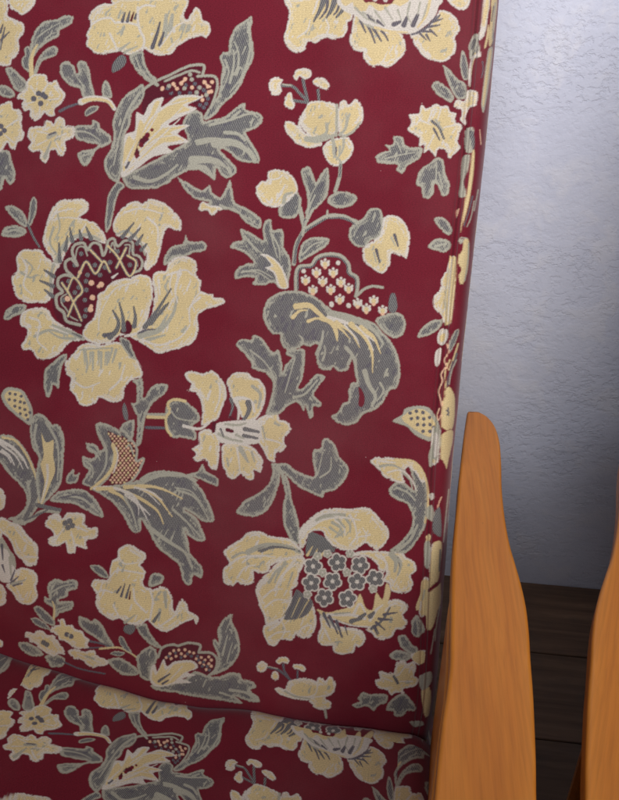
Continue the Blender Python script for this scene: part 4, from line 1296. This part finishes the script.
#          grey  pale  raised
WV = np.array([(0, 0, 0), (0, 1, 1), (0, .8, 1.0), (.30, .45, .85), (1, 0, .55), (.6, 0, .4), (0, 0, .1), (0, .8, .9)], np.float32)
canvas = np.concatenate([PAL, WV], 1)[cl.a]                        # H x W x 6
def soft(c):                                                        # a light 3-cell box blur, so thread edges are not knife sharp
    a = c.copy(); a[1:] += c[:-1]; a[:-1] += c[1:]; a /= 3; b = a.copy(); b[:, 1:] += a[:, :-1]; b[:, :-1] += a[:, 1:]; return b/3
canvas = soft(canvas)
T = Rd(20); U = np.array([1., 0, 0]); V = np.array([0, np.sin(T), np.cos(T)]); N = np.array([0, -np.cos(T), np.sin(T)])
B0 = CAM + ray(309.5, 400)*.95
def to_uv(px, py):
    d = ray(px, py); t = ((B0-CAM)@N)/(d@N); P = CAM+d*t; return (P-B0)@U, (P-B0)@V
def from_uv(u, v): return proj(B0 + u[:, None]*U + v[:, None]*V)
def affine(src, dst, conv):
    s = np.array([conv(*p) for p in src]); d = np.array([to_uv(*p) for p in dst])
    return np.linalg.lstsq(np.c_[s, np.ones(len(s))], d, rcond=None)[0]
def tps(src, dst, conv, lam=1e-5):
    """smooth warp through matched points of two repeats of the design"""
    s = np.array([conv(*p) for p in src]); d = np.array([to_uv(*p) for p in dst]); n = len(s)
    K = lambda a, b: (lambda r2: 0.5*r2*np.log(r2+1e-12))(((a[:, None]-b[None])**2).sum(-1))
    L = np.zeros((n+3, n+3)); L[:n, :n] = K(s, s)+lam*np.eye(n); L[:n, n] = 1; L[:n, n+1:] = s; L[n, :n] = 1; L[n+1:, :n] = s.T
    W_ = np.linalg.solve(L, np.r_[d, np.zeros((3, 2))])
    def f(q):
        out = np.empty((len(q), 2))
        for k0 in range(0, len(q), 100000):
            a = q[k0:k0+100000]; out[k0:k0+100000] = K(a, s)@W_[:n]+W_[n]+a@W_[n+1:]
        return out
    return f
DOWN = tps([(87,43),(112,4),(138,8),(185,7),(196,7),(211,31),(289,10),(296,53),(355,8),(380,67),(410,35),(442,62),(440,10),(437,0),(460,10),(276,88),(165,75),(40,97),(435,130),(337,165),(5,60),(24,65),(28,8)],
           [(95,602),(107,579),(134,589),(172,602),(182,599),(199,619),(265,615),(275,646),(317,607),(337,655),(366,630),(382,640),(397,599),(389,597),(402,593),(262,667),(175,648),(68,635),(395,678),(325,710),(25,597),(38,600),(34,566)], to_uv)
LEFT = tps([(435,130),(395,678),(439,431),(401,457),(412,590),(455,45)], [(10,127),(45,642),(32,416),(7,435),(36,566),(22,55)], to_uv, 1e-3)
SEAM_PX = lambda y: np.interp(y, [0, 130, 330, 430, 600, 716], [476, 466, 444, 430, 424, 424])
PU = 0.338; PVV = 0.60
def sample(px, py):
    """drawn cloth at traced coordinates; beyond the drawn part the design repeats"""
    px = px.copy(); py = py.copy()
    u, v = np.array([0.]), np.array([0.])
    for it in range(6):
        bad_t = py < -2; bad_b = py > 740; bad_l = px < -3; bad_r = px > SEAM_PX(py)
        if not (bad_t | bad_b | bad_l | bad_r).any(): break
        m = bad_t | bad_b | bad_l | bad_r
        d = ((px-CX)/F)[m][:, None]*rt - ((py-CY)/F)[m][:, None]*up + fw
        t = ((B0-CAM)@N)/(d@N); P = CAM+d*t[:, None]; u = (P-B0)@U; v = (P-B0)@V
        bt, bb, bl, br = bad_t[m], bad_b[m], bad_l[m], bad_r[m]
        if it == 0:
            A = DOWN(np.c_[u, v]); near = bt & (v < 0.56)
            u = np.where(near, A[:, 0], u); v = np.where(near, A[:, 1], np.where(bt, v-PVV, v))
        else: v = np.where(bt, v-PVV, v)
        v = np.where(bb, v+PVV, v); u = np.where(bl, u+PU, u); r_ = br & ~bl & ~bt
        if r_.any():
            q2 = LEFT(np.c_[u, v][r_]); u[r_] = q2[:, 0]; v[r_] = q2[:, 1]
        X, Y = from_uv(u, v); px[m] = X; py[m] = Y
    x = np.clip((px+MX)*SS-0.5, 0, cl.W-2.001); y = np.clip((py+MX)*SS-0.5, 0, cl.H-2.001)
    xi = x.astype(int); yi = y.astype(int); fx = (x-xi)[:, None].astype(np.float32); fy = (y-yi)[:, None].astype(np.float32)
    return (canvas[yi, xi]*(1-fx)+canvas[yi, xi+1]*fx)*(1-fy) + (canvas[yi+1, xi]*(1-fx)+canvas[yi+1, xi+1]*fx)*fy
def cloth_grid(name, P, cuv, attr, parent, closed=False):
    """P rows x cols x 3; one mesh with the design stored on its vertices"""
    r, c = P.shape[:2]; me = bpy.data.meshes.new(name)
    cc = c if closed else c-1
    j, i = np.mgrid[0:r-1, 0:cc]; i2 = (i+1) % c
    quads = np.stack([j*c+i, j*c+i2, (j+1)*c+i2, (j+1)*c+i], -1).reshape(-1, 4).astype(np.int32)
    me.vertices.add(r*c); me.vertices.foreach_set('co', P.reshape(-1).astype(np.float32))
    me.loops.add(quads.size); me.loops.foreach_set('vertex_index', quads.reshape(-1))
    me.polygons.add(len(quads)); me.polygons.foreach_set('loop_start', np.arange(0, quads.size, 4, dtype=np.int32))
    me.polygons.foreach_set('use_smooth', np.ones(len(quads), bool))
    me.update(calc_edges=True)
    for nm, a in (('paint', attr[:, :3]), ('weave', attr[:, 3:6])):
        at = me.color_attributes.new(nm, 'FLOAT_COLOR', 'POINT')
        at.data.foreach_set('color', np.concatenate([a, np.ones((len(a), 1), np.float32)], 1).astype(np.float32).reshape(-1))
    uvl = me.uv_layers.new(name='cloth'); uvl.data.foreach_set('uv', cuv.reshape(-1, 2)[quads.reshape(-1)].astype(np.float32).reshape(-1))
    me.materials.append(CLOTH)
    return link(bpy.data.objects.new(name, me), parent)

# ------------------------------------------------------------------ armchair
chair = link(bpy.data.objects.new('armchair', None)); chair.location = (-0.24, 0.7, 0)
tag(chair, 'armchair in dark red floral brocade filling the left of the photo', 'armchair', 'wooden-armed armchairs side by side')
def into(o): o.location = tuple(-np.array(chair.location)); return o
# back cushion: a slab of rounded section whose front carries the drawn design
STEP = 0.00068
UL, UR = -0.452, 0.1705
def seam_r(v): return np.interp(v, [-.45, -.39, -.25, -.077, .05, .108, .323, .459, .6], [.172, .172, .166, .161, .162, .164, .170, .1715, .170])
def rim_w(v): return np.interp(v, [-.5, -.35, -.2, 0, .3, .6], SIDE)
SIDE = [.016, .018, .022, .024, .022, .022]
vs = np.concatenate([np.linspace(-.52, -.455, 30)[:-1], np.arange(-.455, .48, STEP), np.linspace(.48, .62, 60)[1:]])
tf = np.arange(0, 1+1e-9, STEP/(UR-UL)); nf = len(tf)
TH = 0.115
sa = np.linspace(0, np.pi, 60)                                       # half-round side from seam to rear
bk = np.linspace(0, 1, 10)[1:-1]
rows = []; ruv = []
for v in vs:
    ur = float(seam_r(v)); b = float(rim_w(v)); ul = UL
    eb = np.clip((-.29-v)/.232, 0, .9999); et = np.clip((v-.47)/.155, 0, .9999)
    kb = math.sqrt(1-eb**2); kt = math.sqrt(1-et**2); kk = kb*kt
    uf = ul+(ur-ul)*tf; s = 2*tf-1
    n = 0.006*(1-s**2)**1.0
    # the sewn edge: a soft roll, a thin welt and a crease beside it
    dr = (ur-uf); dl = uf-ul
    for dd in (dr, dl): n = n - 0.0085*np.exp(-(dd/0.010)**1.3) + 0.0034*np.exp(-((dd-0.0028)/0.0022)**2) - 0.0030*np.exp(-((dd-0.0078)/0.0020)**2)
    wav = (0.0034*np.sin(uf*17+v*7)*np.sin(v*11+1)+0.0016*np.sin(uf*41-v*17)+0.0007*np.sin(uf*23+v*97))*np.clip((0.455-np.abs(uf+0.14))/0.05, 0, 1); n = n+wav
    base_n = n[-1]
    ar_u = ur + b*np.sin(sa)**0.85; ar_n = base_n - 0.003 - (TH-0.01)*(1-np.cos(sa))/2
    ar_u[:3] -= np.array([0, 0.0012, 0.0004])
    al_u = ul - b*np.sin(sa[::-1])**0.85; al_n = n[0] - 0.003 - (TH-0.01)*(1-np.cos(sa[::-1]))/2
    bu = ar_u[-1]+(al_u[0]-ar_u[-1])*bk; bn = np.full(len(bk), ar_n[-1])
    uu = np.concatenate([uf, ar_u, bu, al_u]); nn = np.concatenate([n, ar_n, bn, al_n])
    mid = -TH*0.5; nn = mid+(nn-mid)*kk
    uc = (ul+ur)/2; uu = uc+(uu-uc)*(1-0.05*(1-kk))
    rows.append(B0+uu[:, None]*U+v*V+nn[:, None]*N)
    d = np.sqrt(np.diff(uu)**2+np.diff(nn)**2); ruv.append(np.stack([np.concatenate([[0], np.cumsum(d)]), np.full(len(uu), v)], -1))
P = np.array(rows); cuv = np.array(ruv)
fl = P.reshape(-1, 3); px, py = proj(fl)
r, c = P.shape[:2]
# away from the front face (rear half of the sides, the rear) the cloth is laid by length along the section
al = np.arange(c); far = np.zeros(c, bool); far[nf+22:] = True
s_len = cuv[..., 0]; u0 = s_len[:, nf+21][:, None]
side_u = (s_len-u0); fu = P[..., 0]-B0[0]
alt_u = np.where(far[None, :], fu[:, nf+21][:, None]+side_u, fu)
ax_, ay_ = from_uv(alt_u.reshape(-1), cuv[..., 1].reshape(-1))
fm = np.broadcast_to(far[None, :], (r, c)).reshape(-1)
# the projected front panel
side_cols = np.zeros(c, bool); side_cols[nf+2:nf+22] = True
px = np.where(fm, ax_, px); py = np.where(fm, ay_, py)
sel = np.broadcast_to((al < nf+22)[None, :], (r, c)).reshape(-1)
attr = np.empty((r*c, 6), np.float32)
attr[sel] = 0
inside_drawn = sel & (px > -10) & (px < 505) & (py > -2) & (py < 740)
def direct(px, py):
    x = np.clip((px+MX)*SS-0.5, 0, cl.W-2.001); y = np.clip((py+MX)*SS-0.5, 0, cl.H-2.001)
    xi = x.astype(int); yi = y.astype(int); fx = (x-xi)[:, None].astype(np.float32); fy = (y-yi)[:, None].astype(np.float32)
    return (canvas[yi, xi]*(1-fx)+canvas[yi, xi+1]*fx)*(1-fy) + (canvas[yi+1, xi]*(1-fx)+canvas[yi+1, xi+1]*fx)*fy
attr[inside_drawn] = direct(px[inside_drawn], py[inside_drawn])
o_ = ~inside_drawn
attr[o_] = sample(px[o_], py[o_])
lift = attr[:, 5].reshape(r, c, 1)*0.00035
dP = np.zeros_like(P); dP[:, 1:-1] = P[:, 2:]-P[:, :-2]; nrm = np.broadcast_to(N, P.shape)
P2 = P+np.where((al < nf)[None, :, None], lift*nrm, 0)
back = into(cloth_grid('back_cushion', P2, cuv, attr, chair, closed=True))
# raised welt stitched down both front edges
def tube(path, rad, seg=8):
    bm = bmesh.new(); rings = []
    for k, p in enumerate(path):
        a = path[max(k-1, 0)]; b = path[min(k+1, len(path)-1)]; t = (b-a)/np.linalg.norm(b-a)
        x = np.cross(t, N); x /= np.linalg.norm(x); z = np.cross(x, t)
        rings.append([bm.verts.new(p+x*rad*math.cos(q)+z*rad*math.sin(q)) for q in np.linspace(0, 2*np.pi, seg, endpoint=False)])
    for A, B in zip(rings, rings[1:]):
        for q in range(seg): bm.faces.new((A[q], A[(q+1) % seg], B[(q+1) % seg], B[q]))
    bm.faces.new(rings[0][::-1]); bm.faces.new(rings[-1]); return bm

# seat cushion
CREASE = [(-60,632),(0,645),(60,664),(100,677),(130,685),(165,694),(200,699),(260,704),(300,712),(330,716),(380,723),(430,728)]
def on_back(pxx, pyy, off):
    d = ray(pxx, pyy); t = ((B0+N*off-CAM)@N)/(d@N); return CAM+d*t
cp = np.array([on_back(a, b, -0.016) for a, b in CREASE])
def zc(x): return np.interp(x, cp[:, 0], cp[:, 2])
def yc(x): return np.interp(x, cp[:, 0], cp[:, 1])
XL, XR = -0.575, 0.078
def seat_z(x, d):
    e = np.clip((np.abs(x-(XL+XR)/2)/((XR-XL)/2)), 0, 1)
    edge = 0.022*np.clip((e-.90)/.10, 0, 1)**2.2
    return zc(x)+0.012*(1-np.exp(-np.maximum(d, -.02)/0.02)) - 0.030*np.exp(-(np.maximum(d+.014, 0)/0.021)**2) - 0.010*d - edge
def seat_hit(pxx, pyy):
    """x and depth-from-crease of a traced point on the seat"""
    dr = ray(pxx, pyy); z = 0.36
    for _ in range(12):
        t = (z-CAM[2])/dr[2]; Q = CAM+dr*t; z = float(seat_z(Q[0], yc(Q[0])-Q[1]))
    return Q[0], float(yc(Q[0])-Q[1])
SEATMAP = tps([(32,690),(51,672),(91,680),(69,694),(386,749),(384,772),(37,719),(28,745),(95,699),(191,717),(225,719),(212,785),(231,766),(254,764),(322,776),(252,750),(371,784),(96,773)],
                 [(11,65),(25,28),(72,16),(58,47),(460,10),(456,45),(40,97),(51,136),(87,43),(210,33),(252,17),(262,122),(276,88),(302,74),(380,67),(296,53),(442,62),(108,160)], seat_hit, 3e-4)
ds = np.concatenate([np.linspace(-.10, -.012, 14)[:-1], np.arange(-.012, .19, STEP), np.linspace(.19, .50, 70)[1:], [.515, .522, .524]])
drop = np.where(ds > .47, (ds-.47)/.054, 0)
tx = np.arange(0, 1+1e-9, STEP*1.1/(XR-XL)); xs = XL+(XR-XL)*tx
top = []
for d_, q in zip(ds, drop):
    z = seat_z(xs, d_) - 0.05*q**2.5
    top.append(np.stack([xs, yc(xs)*0.3+0.7*yc(-0.24)-d_ + 0.7*(yc(xs)-yc(-0.24)), z], -1))
top = np.array(top)
wr = 0.0012*np.sin(top[..., 0]*33+top[..., 1]*21)+0.0009*np.sin(top[..., 0]*71-top[..., 1]*44); top[..., 2] += wr
D_ = np.broadcast_to(ds[:, None], top.shape[:2])
A = SEATMAP(np.c_[top[..., 0].reshape(-1), D_.reshape(-1)])
qx, qy = from_uv(A[:, 0], A[:, 1])
at_top = sample(qx, qy)
# sides and underside of the seat: short boxing and a flat base
def ringwise(topg, depth):
    """adds boxing columns left and right so the cushion is a closed solid"""
    L = []
    for row in topg:
        l = row[0]; rr = row[-1]; zb = min(l[2], rr[2])-depth
        sd = np.linspace(0, 1, 14)[1:]
        right = np.stack([rr[0]+0.012*np.sin(sd*np.pi), np.full(13, rr[1]), rr[2]+(zb-rr[2])*sd], -1)
        left = np.stack([l[0]-0.012*np.sin(sd*np.pi), np.full(13, l[1]), l[2]+(zb-l[2])*sd], -1)[::-1]
        L.append(np.concatenate([row, right, left]))
    return np.array(L)
S = ringwise(top, 0.12); nS = S.shape[1]; nt = top.shape[1]
at = np.zeros((S.shape[0], nS, 6), np.float32); at[:, :nt] = at_top.reshape(top.shape[0], nt, 6)
ext_u = np.concatenate([np.arange(1, 14)*0.009, np.arange(14, 1, -1)*-0.009])
for cidx in range(13):
    Au = A.reshape(top.shape[0], nt, 2)
    X_, Y_ = from_uv(Au[:, -1, 0]+0.009*(cidx+1), Au[:, -1, 1]); at[:, nt+cidx] = sample(X_, Y_)
    X_, Y_ = from_uv(Au[:, 0, 0]-0.009*(13-cidx), Au[:, 0, 1]); at[:, nt+13+cidx] = sample(X_, Y_)
suv = np.zeros(S.shape[:2]+(2,)); suv[:, :nt, 0] = top[..., 0]; suv[:, :nt, 1] = -D_
suv[:, nt:nt+13, 0] = XR+np.arange(1, 14)*.009; suv[:, nt+13:, 0] = XL-np.arange(13, 0, -1)*.009; suv[:, nt:, 1] = -ds[:, None]
S[:, :nt, 2] += at[:, :nt, 5]*0.00035
# close front: fold the last row down to the base
zb = S[-1, nt+12, 2]
fr = [S[-1]+0]
for q in np.linspace(0, 1, 16)[1:]:
    R_ = S[-1].copy(); R_[:, 2] = S[-1][:, 2]+(zb-S[-1][:, 2])*q; R_[:, 1] -= 0.012*math.sin(q*math.pi); fr.append(R_)
S = np.concatenate([S, np.array(fr[1:])]); at = np.concatenate([at, np.repeat(at[-1:], 15, 0)])
qv = np.repeat(suv[-1:], 15, 0); qv[..., 1] -= np.arange(1, 16)[:, None]*.008; suv = np.concatenate([suv, qv])
Af = A.reshape(top.shape[0], nt, 2)[-1]
for k_ in range(15):
    X_, Y_ = from_uv(Af[:, 0], Af[:, 1]-.008*(k_+1)); at[-15+k_, :nt] = sample(X_, Y_)
seat = into(cloth_grid('seat_cushion', S, suv, at.reshape(-1, 6), chair, closed=True))

# wooden frame
def at_height(pxx, pyy, z): d = ray(pxx, pyy); t = (z-CAM[2])/d[2]; return CAM+d*t
ARM_Z = 0.60
OUTL = [(466.8,413.5),(466.2,417),(463.5,436),(461,459),(458.5,480),(457,501),(454.5,527),(452.5,553),(451.5,582),(451,611),(450.5,638),(450,664),(446.5,692),(442,721),(438,760),(434,800),(430,850)]
OUTR = [(540,870),(537,800),(536.5,760),(535,721),(533.5,690),(531,658),(529.5,632),(526.5,606),(521.5,583),(515.5,562),(510.5,545),(507,528),(504,508),(502,485),(501.5,462),(500,442),(497,430),(493,422),(487,415.5),(480.5,411.8),(478,411),(470,410.6),(467.6,411)]
pts = [at_height(a, b, ARM_Z)[:2] for a, b in OUTL]
pts += [(-0+0.047, 0.30), (0.050, 0.20), (0.062, 0.135), (0.085, 0.118), (0.110, 0.122), (0.128, 0.145), (0.137, 0.20), (0.142, 0.28)]
pts += [at_height(a, b, ARM_Z)[:2] for a, b in OUTR]
pts = smooth_closed([tuple(p) for p in pts], 3, 0.45)
def slab(pts, z_top, th, rb, seg=5):
    """closed outline extruded downwards with rounded top and bottom edges"""
    p = np.asarray(pts); n = len(p)
    tg = np.roll(p, -1, 0)-np.roll(p, 1, 0); tg /= np.linalg.norm(tg, axis=1)[:, None]+1e-9; nr = np.stack([tg[:, 1], -tg[:, 0]], 1)
    area_ = 0.5*np.sum(p[:, 0]*np.roll(p[:, 1], -1)-np.roll(p[:, 0], -1)*p[:, 1])
    if area_ < 0: nr = -nr
    bm = bmesh.new(); rings = []
    prof = [(rb*(1-math.sin(a)), z_top-rb*(1-math.cos(a))) for a in np.linspace(0, math.pi/2, seg)] + \
           [(rb*(1-math.cos(a)), z_top-th+rb*(1-math.sin(a))) for a in np.linspace(0, math.pi/2, seg)]
    prof = [(rb+0.0004, z_top)]+prof+[(rb+0.0004, z_top-th)]
    for ins, z in prof: rings.append([bm.verts.new((*(p[i]-nr[i]*ins), z)) for i in range(n)])
    for A_, B_ in zip(rings, rings[1:]):
        for i in range(n): bm.faces.new((A_[i], A_[(i+1) % n], B_[(i+1) % n], B_[i]))
    bm.faces.new(rings[0]); bm.faces.new(rings[-1][::-1])
    bmesh.ops.recalc_face_normals(bm, faces=bm.faces[:]); return bm
def box(bm, x0, x1, y0, y1, z0, z1):
    from mathutils import Matrix
    bmesh.ops.create_cube(bm, size=1, matrix=Matrix.LocRotScale(Vector(((x0+x1)/2, (y0+y1)/2, (z0+z1)/2)), None, Vector((x1-x0, y1-y0, z1-z0))))
def shade(o):
    o.data.polygons.foreach_set('use_smooth', [True]*len(o.data.polygons))
    m = o.modifiers.new('weighted', 'WEIGHTED_NORMAL'); m.keep_sharp = True; return o
arm = shade(into(mesh_obj('armrest', slab(pts, ARM_Z, 0.030, 0.0042, 6), WOOD, chair)))
# board below the arm: follows its inner edge
inner = [at_height(a, b, ARM_Z)[:2] for a, b in [(459,560),(454,590),(453,620),(452,650),(450,680),(445,715),(440,760),(436,800)]]
brd = [tuple(np.array(p)+np.array([-0.004, 0])) for p in inner]+[(0.054, 0.30), (0.058, 0.17)]
brd2 = [(x+0.024, y) for x, y in brd][::-1]
apron = shade(into(mesh_obj('side_board', slab(brd+brd2, ARM_Z-0.0302, 0.27, 0.004), WOOD, chair)))
def leg(x, y, z1, dx, dy, w=0.042, d=0.032):
    bm = bmesh.new(); rings = []
    for t in np.linspace(0, 1, 9):
        z = z1*(1-t); s = 1-0.35*t; cx_, cy_ = x+dx*t, y+dy*t
        a, b = d*s/2, w*s/2; r_ = 0.006
        ring = []
        for sx_, sy_ in ((1, 1), (-1, 1), (-1, -1), (1, -1)):
            for (ex, ey) in (((a-r_), b), (a, (b-r_))) if sx_*sy_ < 0 else ((a, (b-r_)), ((a-r_), b)):
                ring.append((cx_+sx_*ex, cy_+sy_*ey, z))
        rings.append([bm.verts.new(p) for p in ring])
    for A_, B_ in zip(rings, rings[1:]):
        for i in range(8): bm.faces.new((A_[i], A_[(i+1) % 8], B_[(i+1) % 8], B_[i]))
    bm.faces.new(rings[0]); bm.faces.new(rings[-1][::-1]); bmesh.ops.recalc_face_normals(bm, faces=bm.faces[:]); return bm
XC = -0.248
legs = []
fl_ = into(mesh_obj('leg', leg(0.098, 0.20, ARM_Z-0.0295, 0.0, -0.01), WOOD, chair)); legs.append(fl_)
rl_ = into(mesh_obj('leg', leg(0.116, 0.66, ARM_Z-0.0295, 0.0, 0.05), WOOD, chair)); legs.append(rl_)
def mirrored(src, name):
    me = src.data.copy(); co = np.empty(len(me.vertices)*3, np.float32); me.vertices.foreach_get('co', co); co = co.reshape(-1, 3)
    co[:, 0] = 2*XC-co[:, 0]; me.vertices.foreach_set('co', co.reshape(-1)); me.flip_normals(); me.update()
    o = link(bpy.data.objects.new(name, me), chair); o.location = src.location
    if src.modifiers: o.modifiers.new('weighted', 'WEIGHTED_NORMAL')
    return o
for s_ in (arm, apron, fl_, rl_): mirrored(s_, s_.name.split('.')[0])
bm = bmesh.new(); box(bm, -0.585, 0.085, 0.155, 0.185, 0.17, 0.235); bmesh.ops.bevel(bm, geom=bm.edges[:], offset=0.004, segments=2, affect='EDGES')
into(mesh_obj('seat_rail', bm, WOOD, chair))
bm = bmesh.new(); box(bm, -0.585, 0.085, 0.70, 0.73, 0.17, 0.235); bmesh.ops.bevel(bm, geom=bm.edges[:], offset=0.004, segments=2, affect='EDGES')
into(mesh_obj('seat_rail', bm, WOOD, chair))

# the next chair along the wall, same make, turned about so that its left arm faces this one
other = chair.copy(); link(other); ang = Rd(-16)
rz = np.array([[np.cos(ang), -np.sin(ang)], [np.sin(ang), np.cos(ang)]])
q_ = rz@np.array([-chair.location[0], chair.location[1]])+np.array([0.21, -0.02])
other.scale = (-1, 1, 1); other.rotation_euler = (0, 0, float(ang)); other.location = (q_[0], q_[1], 0)
tag(other, 'second armchair at the right edge, only its curved orange wooden arm in view', 'armchair', 'wooden-armed armchairs side by side')
for ch in list(chair.children):
    c2 = ch.copy(); link(c2); c2.parent = other
print('verts', len(back.data.vertices), len(seat.data.vertices))
